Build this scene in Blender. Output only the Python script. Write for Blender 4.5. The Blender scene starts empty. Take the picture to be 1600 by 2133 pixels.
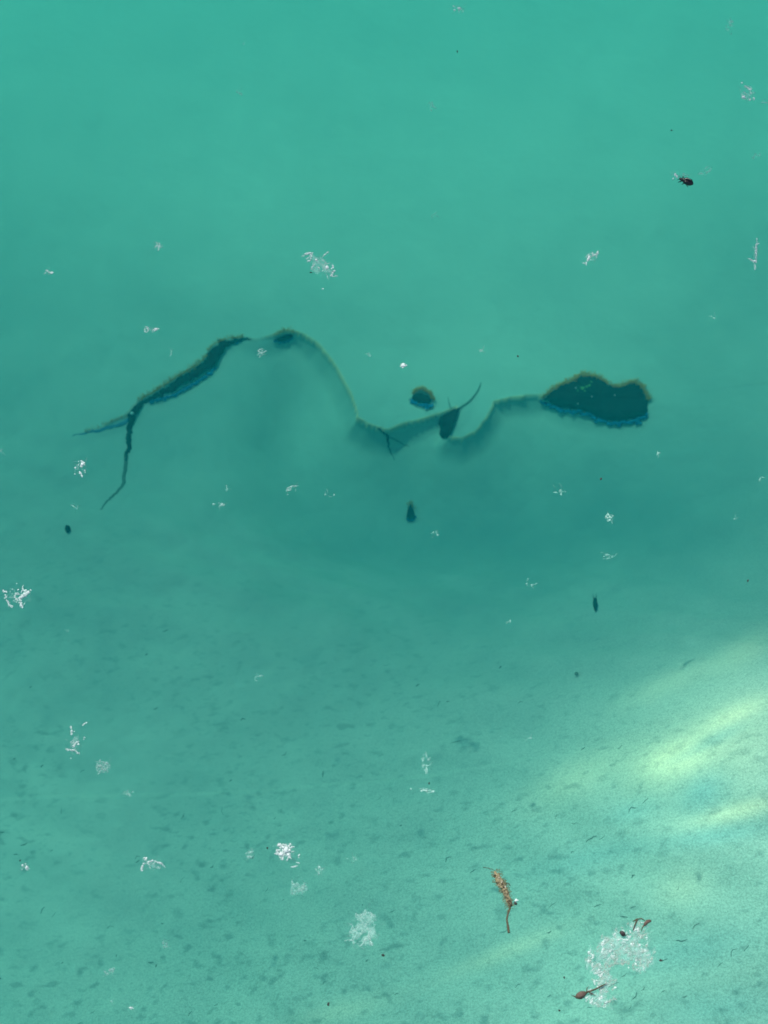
import bpy, math, random
import numpy as np
from mathutils import Vector, Matrix

scene = bpy.context.scene
col = scene.collection
rng = random.Random(11)
nrng = np.random.RandomState(5)

# ------------------------------------------------------------------ camera
PW, PH = 1600.0, 2133.0                      # the photograph's own pixels, used as a ruler
PITCH = math.radians(58.0)
DIST = 1.85
HFOV = math.radians(24.4)
CAM = np.array([0.0, -DIST * math.cos(PITCH), DIST * math.sin(PITCH)])
cam_d = bpy.data.cameras.new("camera")
cam = bpy.data.objects.new("camera", cam_d)
col.objects.link(cam)
cam.location = CAM
cam.rotation_euler = (math.pi / 2 - PITCH, 0, 0)
cam_d.sensor_fit = 'HORIZONTAL'
cam_d.sensor_width = 36.0
cam_d.lens = 18.0 / math.tan(HFOV / 2)
cam_d.clip_start, cam_d.clip_end = 0.05, 400.0
cam_d.dof.use_dof = True
cam_d.dof.focus_distance = DIST
cam_d.dof.aperture_fstop = cam_d.lens / 6.5   # a lens opening of about 6.5 mm
scene.camera = cam

# ------------------------------------------------------------------ sky, sun, exposure
SUN_EL, SUN_AZ = math.radians(55.0), math.radians(-28.0)     # azimuth from +Y towards +X
S = np.array([math.sin(SUN_AZ) * math.cos(SUN_EL), math.cos(SUN_AZ) * math.cos(SUN_EL), math.sin(SUN_EL)])
world = bpy.data.worlds.new("World")
scene.world = world
world.use_nodes = True
wn = world.node_tree
wn.nodes.clear()
sky = wn.nodes.new('ShaderNodeTexSky')
sky.sky_type = 'NISHITA'
sky.sun_disc = False
sky.sun_elevation = SUN_EL
sky.sun_rotation = SUN_AZ
bg = wn.nodes.new('ShaderNodeBackground')
bg.inputs['Strength'].default_value = 0.07
wo = wn.nodes.new('ShaderNodeOutputWorld')
wn.links.new(sky.outputs[0], bg.inputs[0])
wn.links.new(bg.outputs[0], wo.inputs[0])
sun_d = bpy.data.lights.new("sun", 'SUN')
sun_d.energy = 4.8
sun_d.angle = math.radians(0.53)
sun_d.color = (1.0, 0.965, 0.90)
sun = bpy.data.objects.new("sun", sun_d)
col.objects.link(sun)
sun.rotation_euler = Vector(S).to_track_quat('Z', 'Y').to_euler()
sun.location = tuple(S * 20)
scene.view_settings.view_transform = 'Standard'
scene.view_settings.look = 'None'
scene.view_settings.exposure = 0.70
scene.view_settings.gamma = 1.0
scene.view_settings.use_curve_mapping = False
scene.render.engine = 'CYCLES'
scene.cycles.max_bounces = 6
scene.cycles.diffuse_bounces = 2
scene.cycles.volume_bounces = 2
scene.cycles.transparent_max_bounces = 24
scene.cycles.use_denoising = True

# ------------------------------------------------------------------ ruler: photograph pixel -> point of a level plane
F = np.array([0.0, math.cos(PITCH), -math.sin(PITCH)])
R = np.array([1.0, 0.0, 0.0])
U = np.array([0.0, math.sin(PITCH), math.cos(PITCH)])
TH = math.tan(HFOV / 2)


def ray(px, py):
    px, py = np.asarray(px, float), np.asarray(py, float)
    a = (px - PW / 2) / (PW / 2) * TH
    b = -(py - PH / 2) / (PW / 2) * TH
    return F + a[..., None] * R + b[..., None] * U


def on_plane(px, py, z):
    d = ray(px, py)
    t = (z - CAM[2]) / d[..., 2]
    return CAM + d * t[..., None]


def surf(px, py, h=0.0):
    return on_plane(px, py, h)


def scale_at(px, py, z=0.0):
    a, b = on_plane(px - 1, py, z), on_plane(px + 1, py, z)
    return float(np.linalg.norm(a - b)) / 2


# ------------------------------------------------------------------ helpers
def tag(o, label=None, cat=None, group=None, kind=None):
    if label: o['label'] = label
    if cat: o['category'] = cat
    if group: o['group'] = group
    if kind: o['kind'] = kind
    return o


def empty(name, loc, label, cat, group=None):
    o = bpy.data.objects.new(name, None)
    o.empty_display_size = 0.01
    o.location = tuple(loc)
    col.objects.link(o)
    return tag(o, label, cat, group)


class MB:
    """collects shapes in world coordinates, then links them as one mesh object"""
    def __init__(self):
        self.v, self.f, self.m = [], [], []
        self.mi = 0

    def add(self, vs, fs):
        n = len(self.v)
        self.v.extend([tuple(p) for p in vs])
        self.f.extend([tuple(i + n for i in f) for f in fs])
        self.m.extend([self.mi] * len(fs))

    def tube(self, pts, rads, sides=5, flat=1.0, jit=0.0):
        pts = [np.asarray(p, float) for p in pts]
        n = len(pts)
        vs, fs = [], []
        for i, p in enumerate(pts):
            t = pts[min(i + 1, n - 1)] - pts[max(i - 1, 0)]
            t = t / (np.linalg.norm(t) + 1e-12)
            up = np.array([0, 0, 1.0]) if abs(t[2]) < 0.95 else np.array([1.0, 0, 0])
            a = np.cross(t, up); a /= np.linalg.norm(a) + 1e-12
            b = np.cross(a, t)
            r = rads[i] if hasattr(rads, '__len__') else rads
            for k in range(sides):
                w = 2 * math.pi * k / sides
                rr = r * (1 + rng.uniform(-jit, jit))
                vs.append(p + a * math.cos(w) * rr + b * math.sin(w) * rr * flat)
        for i in range(n - 1):
            for k in range(sides):
                k2 = (k + 1) % sides
                fs.append((i * sides + k, i * sides + k2, (i + 1) * sides + k2, (i + 1) * sides + k))
        fs.append(tuple(range(sides - 1, -1, -1)))
        fs.append(tuple((n - 1) * sides + k for k in range(sides)))
        self.add(vs, fs)

    def blob(self, c, ax, ay, az, rot=0.0, nu=8, nv=6, jit=0.15):
        """an uneven lump: half axes ax, ay, az, turned by rot about the vertical"""
        c = np.asarray(c, float)
        cr, sr = math.cos(rot), math.sin(rot)
        vs = [c + np.array([0, 0, -az])]
        for j in range(1, nv):
            ph = -math.pi / 2 + math.pi * j / nv
            for i in range(nu):
                th = 2 * math.pi * i / nu
                q = 1 + rng.uniform(-jit, jit)
                x, y, z = ax * math.cos(ph) * math.cos(th) * q, ay * math.cos(ph) * math.sin(th) * q, az * math.sin(ph) * q
                vs.append(c + np.array([x * cr - y * sr, x * sr + y * cr, z]))
        vs.append(c + np.array([0, 0, az]))
        fs = []
        for i in range(nu):
            i2 = (i + 1) % nu
            fs.append((0, 1 + i2, 1 + i))
            for j in range(nv - 2):
                a, b = 1 + j * nu, 1 + (j + 1) * nu
                fs.append((a + i, a + i2, b + i2, b + i))
            fs.append((1 + (nv - 2) * nu + i, 1 + (nv - 2) * nu + i2, len(vs) - 1))
        self.add(vs, fs)

    def sheet(self, outline, thick, dome=0.0, jit=0.0):
        """a thin uneven leaf-like sheet from an outline of points"""
        pts = [np.asarray(p, float) for p in outline]
        c = sum(pts) / len(pts)
        n = len(pts)
        up = np.array([0, 0, 1.0])
        ring = [c + (p - c) * 0.55 for p in pts]
        top = [p + up * thick * 0.5 for p in pts] + [p + up * (thick * 0.5 + dome * (0.7 + rng.uniform(-jit, jit))) for p in ring] + [c + up * (thick * 0.5 + dome)]
        bot = [p - up * thick * 0.5 for p in pts] + [c - up * thick * 0.5]
        fs = []
        for i in range(n):
            j = (i + 1) % n
            fs += [(i, j, n + j, n + i), (n + i, n + j, 2 * n), (2 * n + 1 + j, 2 * n + 1 + i, 3 * n + 1), (j, i, 2 * n + 1 + i, 2 * n + 1 + j)]
        self.add(top + bot, fs)

    def build(self, name, mats, parent=None, loc=None, smooth=True):
        if not isinstance(mats, (list, tuple)): mats = [mats]
        v = np.array(self.v)
        if parent is not None:
            origin = np.array(parent.location)
            q = parent
            while q.parent is not None:
                q = q.parent
                origin = origin + np.array(q.location)
        elif loc is not None:
            origin = np.asarray(loc, float)
        else:
            origin = np.array([(v[:, 0].min() + v[:, 0].max()) / 2, (v[:, 1].min() + v[:, 1].max()) / 2, v[:, 2].min()])
        me = bpy.data.meshes.new(name)
        me.from_pydata((v - origin).tolist(), [], self.f)
        for m in mats: me.materials.append(m)
        me.polygons.foreach_set('material_index', self.m)
        if smooth: me.polygons.foreach_set('use_smooth', [True] * len(self.f))
        me.update()
        o = bpy.data.objects.new(name, me)
        col.objects.link(o)
        if parent is not None:
            o.parent = parent
        else:
            o.location = tuple(origin)
        return o


def mat(name):
    m = bpy.data.materials.new(name)
    m.use_nodes = True
    t = m.node_tree
    t.nodes.clear()
    out = t.nodes.new('ShaderNodeOutputMaterial')
    return m, t, out


def nd(t, kind, **kw):
    n = t.nodes.new(kind)
    for k, v in kw.items():
        if k in n.inputs:
            n.inputs[k].default_value = v
        else:
            setattr(n, k, v)
    return n


def ramp(t, fac, stops):
    r = t.nodes.new('ShaderNodeValToRGB')
    e = r.color_ramp.elements
    while len(e) > 1: e.remove(e[0])
    e[0].position, e[0].color = stops[0][0], (*stops[0][1], 1)
    for p, c in stops[1:]:
        x = e.new(p); x.color = (*c, 1)
    t.links.new(fac, r.inputs[0])
    return r.outputs[0]


def simple_mat(name, c1, c2, scale=300.0, rough=0.7, spec=0.3, bump=0.2, trans=0.0, clear=0.0, lace=0.0, lo=.40, hi=.66):
    """two-tone noisy surface; trans = share of light let through from behind, clear = share that passes straight"""
    m, t, out = mat(name)
    co = t.nodes.new('ShaderNodeTexCoord')
    no = nd(t, 'ShaderNodeTexNoise', Scale=scale, Detail=5.0, Roughness=0.6)
    t.links.new(co.outputs['Object'], no.inputs['Vector'])
    cr = ramp(t, no.outputs[0], [(0.32, c1), (0.68, c2)])
    p = nd(t, 'ShaderNodeBsdfPrincipled', Roughness=rough)
    p.inputs['Specular IOR Level'].default_value = spec
    t.links.new(cr, p.inputs['Base Color'])
    if bump:
        b = nd(t, 'ShaderNodeBump', Strength=bump, Distance=0.001)
        t.links.new(no.outputs[0], b.inputs['Height'])
        t.links.new(b.outputs[0], p.inputs['Normal'])
    sh = p.outputs[0]
    if trans:
        tr = t.nodes.new('ShaderNodeBsdfTranslucent')
        t.links.new(cr, tr.inputs[0])
        mx = nd(t, 'ShaderNodeMixShader', Fac=trans)
        t.links.new(sh, mx.inputs[1]); t.links.new(tr.outputs[0], mx.inputs[2])
        sh = mx.outputs[0]
    if clear:
        tp = t.nodes.new('ShaderNodeBsdfTransparent')
        mx = nd(t, 'ShaderNodeMixShader', Fac=clear)
        if lace:                                    # thin and thick places of a wet web
            n2 = nd(t, 'ShaderNodeTexNoise', Scale=lace, Detail=4.0, Roughness=0.7, Distortion=1.2)
            t.links.new(co.outputs['Object'], n2.inputs['Vector'])
            mr = nd(t, 'ShaderNodeMapRange')
            mr.inputs[1].default_value, mr.inputs[2].default_value = lo, hi
            mr.inputs[3].default_value, mr.inputs[4].default_value = 1.0, clear
            t.links.new(n2.outputs[0], mr.inputs[0])
            t.links.new(mr.outputs[0], mx.inputs[0])
        t.links.new(sh, mx.inputs[1]); t.links.new(tp.outputs[0], mx.inputs[2])
        sh = mx.outputs[0]
    t.links.new(sh, out.inputs[0])
    return m


# ------------------------------------------------------------------ depth of the bed
def fit_rbf(pts, vals, smooth=1e-3):
    pts, vals = np.asarray(pts, float), np.asarray(vals, float)
    d = np.linalg.norm(pts[:, None] - pts[None], axis=2)
    K = d ** 2 * np.log(d + 1e-9) + np.eye(len(pts)) * smooth
    P = np.c_[np.ones(len(pts)), pts]
    A = np.block([[K, P], [P.T, np.zeros((3, 3))]])
    w = np.linalg.solve(A, np.r_[vals, 0, 0, 0])

    def f(x, y):
        shp = np.shape(x)
        q = np.c_[np.ravel(x), np.ravel(y)]
        out = np.empty(len(q))
        for a in range(0, len(q), 100000):
            c = q[a:a + 100000]
            dd = np.linalg.norm(c[:, None] - pts[None], axis=2)
            out[a:a + 100000] = (dd ** 2 * np.log(dd + 1e-9)) @ w[:len(pts)] + w[-3] + c @ w[-2:]
        return out.reshape(shp)
    return f


DEPTH = [(0, 0, .82), (800, 0, .82), (1600, 0, .80), (0, 350, .80), (800, 350, .80), (1600, 350, .78), (0, 650, .78), (500, 650, .77), (1050, 700, .77), (1600, 650, .75),
         (100, 900, .74), (450, 900, .75), (850, 1020, .80), (1250, 1000, .77), (1600, 920, .72), (100, 1300, .65), (500, 1300, .64), (900, 1300, .65), (1250, 1280, .60), (1600, 1230, .56),
         (100, 1600, .64), (600, 1600, .61), (1000, 1600, .54), (1300, 1580, .44), (1600, 1530, .33), (100, 1900, .63), (600, 1900, .58), (1000, 1900, .50), (1300, 1850, .43), (1600, 1800, .36),
         (100, 2133, .60), (600, 2133, .54), (1000, 2133, .48), (1600, 2133, .40)]
_w = np.array([on_plane(a, b, -d) for a, b, d in DEPTH])
_depth = fit_rbf(_w[:, :2], [d for _, _, d in DEPTH], 2e-3)
XLO, XHI, YLO, YHI = -1.05, 1.05, -0.55, 1.85


def base_z(x, y):
    return -np.clip(_depth(np.clip(x, XLO, XHI), np.clip(y, YLO, YHI)), 0.25, 0.95)


# the broken edge of the silt shelf: pixel x, y, height of the drop (0..1)
LIP = [(90, 925, 0), (150, 908, 0.0), (215, 890, .25), (268, 862, .3), (290, 838, .3), (345, 805, .3), (400, 772, .3), (425, 752, .3), (438, 730, .3), (462, 715, .3), (500, 706, .3), (540, 708, .22), (572, 700, .5),
       (600, 690, .8), (635, 703, .95), (662, 722, 1), (690, 755, 1), (712, 790, 1), (728, 820, 1), (738, 848, 1), (743, 874, 1), (765, 887, .95), (806, 901, .9), (840, 888, .8), (880, 876, .75), (918, 866, .8),
       (950, 852, .85), (943, 880, .9), (932, 914, .75), (962, 918, .7), (992, 904, .7), (1012, 880, .75), (1022, 862, .75), (1030, 842, .75), (1060, 834, .75), (1100, 829, .7), (1140, 829, .6), (1200, 856, .45), (1260, 870, .35), (1330, 866, .2), (1375, 835, 0), (1430, 815, 0)]


def densify(pts, step=6.0, wob=1.5, seed=3):
    r = np.random.RandomState(seed)
    out = []
    for a, b in zip(pts[:-1], pts[1:]):
        n = max(1, int(math.hypot(b[0] - a[0], b[1] - a[1]) / step))
        for i in range(n):
            t = i / n
            out.append([a[k] + (b[k] - a[k]) * t for k in range(len(a))])
    out.append(list(pts[-1]))
    out = np.array(out, float)
    n = len(out)
    for ax in (0, 1):
        w = np.convolve(r.randn(n + 16), np.hanning(11) / 5, 'same')[8:-8]
        out[:, ax] += w * wob
    return out


_lip = densify(LIP)
_lipw = on_plane(_lip[:, 0], _lip[:, 1], -0.77)
for _ in range(3):
    zz = base_z(_lipw[:, 0], _lipw[:, 1])
    dd = ray(_lip[:, 0], _lip[:, 1])
    _lipw = CAM + dd * ((zz - CAM[2]) / dd[:, 2])[:, None]
LIPXY = _lipw[:, :2]
LIPH = _lip[:, 2]


def lip_sd(x, y):
    """distance to the shelf's edge (below it: positive) and the drop's strength there"""
    q = np.c_[x, y]
    best = np.full(len(q), 1e9); hh = np.zeros(len(q)); wsum = np.zeros(len(q))
    for i in range(len(LIPXY) - 1):
        a, b = LIPXY[i], LIPXY[i + 1]
        e = b - a
        L2 = e @ e + 1e-12
        t = np.clip(((q - a) @ e) / L2, 0, 1)
        d = q - (a + t[:, None] * e)
        r2 = (d ** 2).sum(1)
        best = np.minimum(best, r2)
        wt = 1e-9 / (r2 + 2e-5) ** 4
        hh += wt * (LIPH[i] + t * (LIPH[i + 1] - LIPH[i]))
        wsum += wt
    ring = np.r_[LIPXY, [[3.0, LIPXY[-1, 1]], [3.0, -5.0], [-3.0, -5.0], [-3.0, LIPXY[0, 1]]]]
    inside = np.zeros(len(q), bool)
    for a, b in zip(ring, np.roll(ring, -1, 0)):
        if a[1] == b[1]: continue
        hit = ((a[1] > y) != (b[1] > y)) & (x < (b[0] - a[0]) * (y - a[1]) / (b[1] - a[1]) + a[0])
        inside ^= hit
    return np.sqrt(best) * np.where(inside, 1, -1), hh / wsum


def vnoise(x, y, sc, seed):
    """smooth value noise"""
    r = np.random.RandomState(seed)
    g = r.rand(128, 128)
    u, v = x * sc + 500.3, y * sc + 500.7
    i, j = np.floor(u).astype(int), np.floor(v).astype(int)
    a, b = u - i, v - j
    a, b = a * a * (3 - 2 * a), b * b * (3 - 2 * b)
    i0, i1, j0, j1 = i % 128, (i + 1) % 128, j % 128, (j + 1) % 128
    return (g[i0, j0] * (1 - a) + g[i1, j0] * a) * (1 - b) + (g[i0, j1] * (1 - a) + g[i1, j1] * a) * b - 0.5


DROP, DROP_L = 0.125, 0.115


def bed_z(x, y, want=False):
    x, y = np.asarray(x, float), np.asarray(y, float)
    z = base_z(x, y)
    inside = (x > -0.84) & (x < 0.84) & (y > -0.05) & (y < 1.45)
    sd, hh = np.full(x.shape, -9.0), np.zeros(x.shape)
    if inside.any():
        sd[inside], hh[inside] = lip_sd(x[inside], y[inside])
    near = np.maximum(sd, 0)
    far = np.maximum(-sd, 0)
    fade = np.exp(-(near / 0.30) ** 2)
    drop = np.where(sd > 0, DROP * hh * ((1 - np.exp(-near / DROP_L)) * fade + 0.02), 0)
    if want:
        # round off the creases where the slopes of two stretches of the edge meet
        g = drop.reshape(len(gy), len(gx)); k = (sd > 0).astype(float).reshape(g.shape)
        wv = np.exp(-np.linspace(-2.2, 2.2, 71) ** 2)
        bl = lambda a: np.apply_along_axis(np.convolve, 1, np.apply_along_axis(np.convolve, 0, a, wv, 'same'), wv, 'same')
        sg = (bl(g * k) / (bl(k) + 1e-9)).ravel()
        q = np.clip(near / .03, 0, 1); q = q * q * (3 - 2 * q)
        drop = np.where(sd > 0, drop * (1 - q) + sg * q, 0)
    z = z - drop
    z = z + np.where(sd <= 0, 0.006 * hh * np.exp(-far / 0.05), 0)
    lower = 1 / (1 + np.exp(np.clip((y - 0.55) / 0.10, -30, 30)))
    z = z + (vnoise(x, y, 6, 1) * .012 + vnoise(x, y, 17, 2) * .006 + vnoise(x, y, 45, 3) * .0025 + vnoise(x, y, 110, 4) * .0010) * (0.25 + 0.75 * lower)
    # low ripples on the near bank, drawn out along the slope
    q = (x * 0.5 + y * 0.87)
    z = z + 0.004 * lower * np.sin(q * 70 + vnoise(x, y, 5, 8) * 9) * (0.5 + vnoise(x, y, 4, 9))
    if want:
        return z, sd, hh, lower
    return z


def bed_h(x, y):
    """height of the built bed, read off its mesh (fine part)"""
    i = np.clip((x - gx[IX0]) / 0.0026, 0, NXF - 1.001)
    j = np.clip((y - gy[IY0]) / 0.0028, 0, NYF - 1.001)
    i0, j0 = i.astype(int), j.astype(int)
    a, b = i - i0, j - j0
    return (ZF[j0, i0] * (1 - a) + ZF[j0, i0 + 1] * a) * (1 - b) + (ZF[j0 + 1, i0] * (1 - a) + ZF[j0 + 1, i0 + 1] * a) * b


def bed_pt(px, py, h=0.0):
    """the point of the bed seen at a pixel, raised by h"""
    px, py = np.atleast_1d(np.asarray(px, float)), np.atleast_1d(np.asarray(py, float))
    d = ray(px, py)
    z = np.full(px.shape, -0.7)
    for _ in range(12):
        p = CAM + d * ((z + h - CAM[2]) / d[:, 2])[:, None]
        z = 0.5 * z + 0.5 * bed_h(p[:, 0], p[:, 1])
    return CAM + d * ((z + h - CAM[2]) / d[:, 2])[:, None]


def to_px(P):
    d = P - CAM
    w = d @ F
    return (d @ R) / w / TH * (PW / 2) + PW / 2, -(d @ U) / w / TH * (PW / 2) + PH / 2


# ------------------------------------------------------------------ lake bed
def axis(lo, hi, step, far):
    mid = np.arange(lo, hi + step / 2, step)
    out, d, p = [], step, hi
    while p < far:
        d *= 1.25; p += d; out.append(p)
    low, d, p = [], step, lo
    while p > -far:
        d *= 1.25; p -= d; low.append(p)
    return np.r_[low[::-1], mid, out]


gx, gy = axis(-0.86, 0.86, 0.0026, 14.0), axis(-0.42, 1.72, 0.0028, 14.0)
X, Y = np.meshgrid(gx, gy)
Z, SD, HH, LOWER = bed_z(X.ravel(), Y.ravel(), True)
nx, ny = len(gx), len(gy)
IX0, IY0 = int(np.argmin(abs(gx + .86))), int(np.argmin(abs(gy + .42)))
NXF, NYF = len(np.arange(-0.86, 0.86 + .0013, 0.0026)), len(np.arange(-0.42, 1.72 + .0014, 0.0028))
ZF = Z.reshape(ny, nx)[IY0:IY0 + NYF, IX0:IX0 + NXF]
idx = np.arange(nx * ny).reshape(ny, nx)
quads = np.stack([idx[:-1, :-1], idx[:-1, 1:], idx[1:, 1:], idx[1:, :-1]], -1).reshape(-1, 4)
me = bpy.data.meshes.new("lake_bed")
me.vertices.add(nx * ny)
me.vertices.foreach_set('co', np.c_[X.ravel(), Y.ravel(), Z].ravel().astype(np.float32))
me.loops.add(quads.size)
me.loops.foreach_set('vertex_index', quads.ravel().astype(np.int32))
me.polygons.add(len(quads))
me.polygons.foreach_set('loop_start', np.arange(0, quads.size, 4, dtype=np.int32))
me.polygons.foreach_set('use_smooth', np.ones(len(quads), bool))
me.update(calc_edges=True)
VP = np.c_[X.ravel(), Y.ravel(), Z]
vx, vy = to_px(VP)


def gauss(cx, cy, a, b, ang):
    """an oval patch of painted light, soft at its edge (long axis a, short axis b)"""
    c, s = math.cos(math.radians(ang)), math.sin(math.radians(ang))
    u, v = (vx - cx) * c - (vy - cy) * s, (vx - cx) * s + (vy - cy) * c
    return np.exp(-(u / a) ** 2 - (v / b) ** 2)


lip_fringe = np.where(SD <= 0, np.exp(-(np.maximum(-SD, 0) / 0.0027) ** 2), 0) * np.clip(HH * 1.6 - .12, 0, 1)
# caustic light painted on the near bank: bright yellow streaks and cyan ones
warm_light = .35 * gauss(1490, 1560, 210, 105, 26) + .9 * gauss(1405, 1580, 75, 34, 18) + .55 * gauss(1530, 1490, 80, 22, 24) + .6 * gauss(1535, 1690, 110, 18, 14) + .35 * gauss(1200, 1620, 120, 40, 28) + .3 * gauss(1560, 1350, 70, 30, 28) + .25 * gauss(1400, 1420, 120, 24, 24) \
    + .25 * gauss(1420, 1850, 60, 40, 10) + .3 * gauss(1060, 1980, 120, 18, 22) + .2 * gauss(700, 2110, 110, 24, 16)
cool_light = .8 * gauss(1465, 1650, 60, 40, 30) + .5 * gauss(1320, 1690, 70, 26, 15) + .6 * gauss(1480, 1545, 80, 14, 28) + .4 * gauss(1250, 1780, 160, 30, 16) + .5 * gauss(1500, 1740, 120, 20, 10) + .4 * gauss(1440, 1980, 160, 40, 12) + .35 * gauss(1500, 2100, 130, 40, 5)
mott = np.clip((vy - 950 + .15 * (800 - vx)) / 800, 0, 1) ** 1.3
grain = np.clip(((vx - 900) * .6 + (vy - 1300)) / 500, 0, 1)
for nm, arr in (("lip_fringe", lip_fringe), ("warm_light", np.clip(warm_light, 0, 1)), ("cool_light", np.clip(cool_light, 0, 1)), ("mottle", mott), ("grain", grain)):
    a = me.attributes.new(nm, 'FLOAT', 'POINT')
    a.data.foreach_set('value', arr.astype(np.float32))

m, t, out = mat("pale_silt")
L = t.links.new
co = t.nodes.new('ShaderNodeTexCoord')


def attr(n):
    a = t.nodes.new('ShaderNodeAttribute'); a.attribute_name = n
    return a.outputs['Fac']


def math_n(op, a, b=None, c=None):
    n = t.nodes.new('ShaderNodeMath'); n.operation = op
    for i, v in enumerate((a, b, c)):
        if v is None: continue
        if isinstance(v, (int, float)): n.inputs[i].default_value = v
        else: L(v, n.inputs[i])
    return n.outputs[0]


def mixc(f, a, b):
    n = t.nodes.new('ShaderNodeMix'); n.data_type = 'RGBA'
    for k, v in ((0, f), (6, a), (7, b)):
        if isinstance(v, (tuple, list)): n.inputs[k].default_value = (*v, 1)
        elif isinstance(v, (int, float)): n.inputs[k].default_value = v
        else: L(v, n.inputs[k])
    return n.outputs[2]


def mapped(sx, sy, rot):
    n = t.nodes.new('ShaderNodeMapping'); n.inputs['Scale'].default_value = (sx, sy, 1); n.inputs['Rotation'].default_value = (0, 0, math.radians(rot))
    L(co.outputs['Object'], n.inputs['Vector'])
    return n.outputs[0]


def noise(vec, scale, detail=3.0, rough=.55):
    n = nd(t, 'ShaderNodeTexNoise', Scale=scale, Detail=detail, Roughness=rough)
    L(vec, n.inputs['Vector'])
    return n.outputs[0]


nbig = noise(co.outputs['Object'], 5.0, 4.0)
base = ramp(t, nbig, [(0.3, (.281, .362, .286)), (0.7, (.293, .374, .297))])
base = mixc(math_n('MULTIPLY', attr("warm_light"), .85), base, (.80, .70, .43))
base = mixc(math_n('MULTIPLY', attr("cool_light"), .65), base, (.15, .34, .33))
# small dark smudges of detritus lying in the hollows of the silt
n1 = noise(mapped(1.0, 1.45, -30), 58.0, 1.6, .5)
s1 = nd(t, 'ShaderNodeMapRange'); s1.inputs[1].default_value = .56; s1.inputs[2].default_value = .72
L(n1, s1.inputs[0])
n2 = noise(mapped(1.0, 1.8, -24), 110.0, 1.5, .5)
s2 = nd(t, 'ShaderNodeMapRange'); s2.inputs[1].default_value = .58; s2.inputs[2].default_value = .72
L(n2, s2.inputs[0])
n3 = noise(co.outputs['Object'], 7.0, 2.0)
s3 = nd(t, 'ShaderNodeMapRange'); s3.inputs[1].default_value = .22; s3.inputs[2].default_value = .55
L(n3, s3.inputs[0])
sm = math_n('MULTIPLY', math_n('MULTIPLY', math_n('MAXIMUM', s1.outputs[0], math_n('MULTIPLY', s2.outputs[0], .45)), s3.outputs[0]), attr("mottle"))
base = mixc(math_n('MULTIPLY', sm, .52), base, (.075, .125, .11))
# grains
ng = noise(co.outputs['Object'], 420.0, 2.0, .7)
gr = math_n('MULTIPLY_ADD', math_n('MULTIPLY', math_n('SUBTRACT', ng, .5), 1.5), math_n('MULTIPLY_ADD', attr("grain"), .68, .06), 1.0)
vm = t.nodes.new('ShaderNodeVectorMath'); vm.operation = 'SCALE'
L(base, vm.inputs[0]); L(gr, vm.inputs['Scale'])
# orange rim of split light painted along the broken edge
nc = noise(co.outputs['Object'], 260.0, 2.0, .6)
cf = math_n('MULTIPLY', attr("lip_fringe"), math_n('MULTIPLY_ADD', nc, 1.2, .15))
cfin = mixc(math_n('MINIMUM', cf, .58), vm.outputs[0], (.74, .48, .20))
p = nd(t, 'ShaderNodeBsdfPrincipled', Roughness=.95)
p.inputs['Specular IOR Level'].default_value = .1
L(cfin, p.inputs['Base Color'])
b = nd(t, 'ShaderNodeBump', Strength=.55, Distance=.0014)
nb = noise(co.outputs['Object'], 330.0, 3.0, .65)
L(math_n('MULTIPLY', nb, math_n('MULTIPLY_ADD', attr("grain"), .9, .1)), b.inputs['Height'])
L(b.outputs[0], p.inputs['Normal'])
L(p.outputs[0], out.inputs[0])
me.materials.append(m)
bed = bpy.data.objects.new("lake_bed", me)
col.objects.link(bed)
tag(bed, "pale silt lake bed with a broken shelf edge and a bright sunny bank", None, None, 'structure')

# ------------------------------------------------------------------ water
mb = MB()
x0, x1, y0, y1, z0, z1 = -13.2, 13.2, -13.2, 13.2, -1.6, 0.0
mb.add([(x0, y0, z0), (x1, y0, z0), (x1, y1, z0), (x0, y1, z0), (x0, y0, z1), (x1, y0, z1), (x1, y1, z1), (x0, y1, z1)],
       [(3, 2, 1, 0), (4, 5, 6, 7), (0, 1, 5, 4), (1, 2, 6, 5), (2, 3, 7, 6), (3, 0, 4, 7)])
m, t, out = mat("turquoise_water")
SC = (.005, .184, .207)
AB = (.90, .06, .12)
sc = nd(t, 'ShaderNodeVolumeScatter', Density=1.0, Anisotropy=0.0); sc.inputs['Color'].default_value = (*SC, 1)
K = max(AB)
ab = nd(t, 'ShaderNodeVolumeAbsorption', Density=K); ab.inputs['Color'].default_value = (*[1 - v / K for v in AB], 1)
ad = t.nodes.new('ShaderNodeAddShader')
t.links.new(sc.outputs[0], ad.inputs[0]); t.links.new(ab.outputs[0], ad.inputs[1]); t.links.new(ad.outputs[0], out.inputs['Volume'])
water = mb.build("water", m, smooth=False)
tag(water, "clear turquoise lake water", None, None, 'structure')

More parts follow.
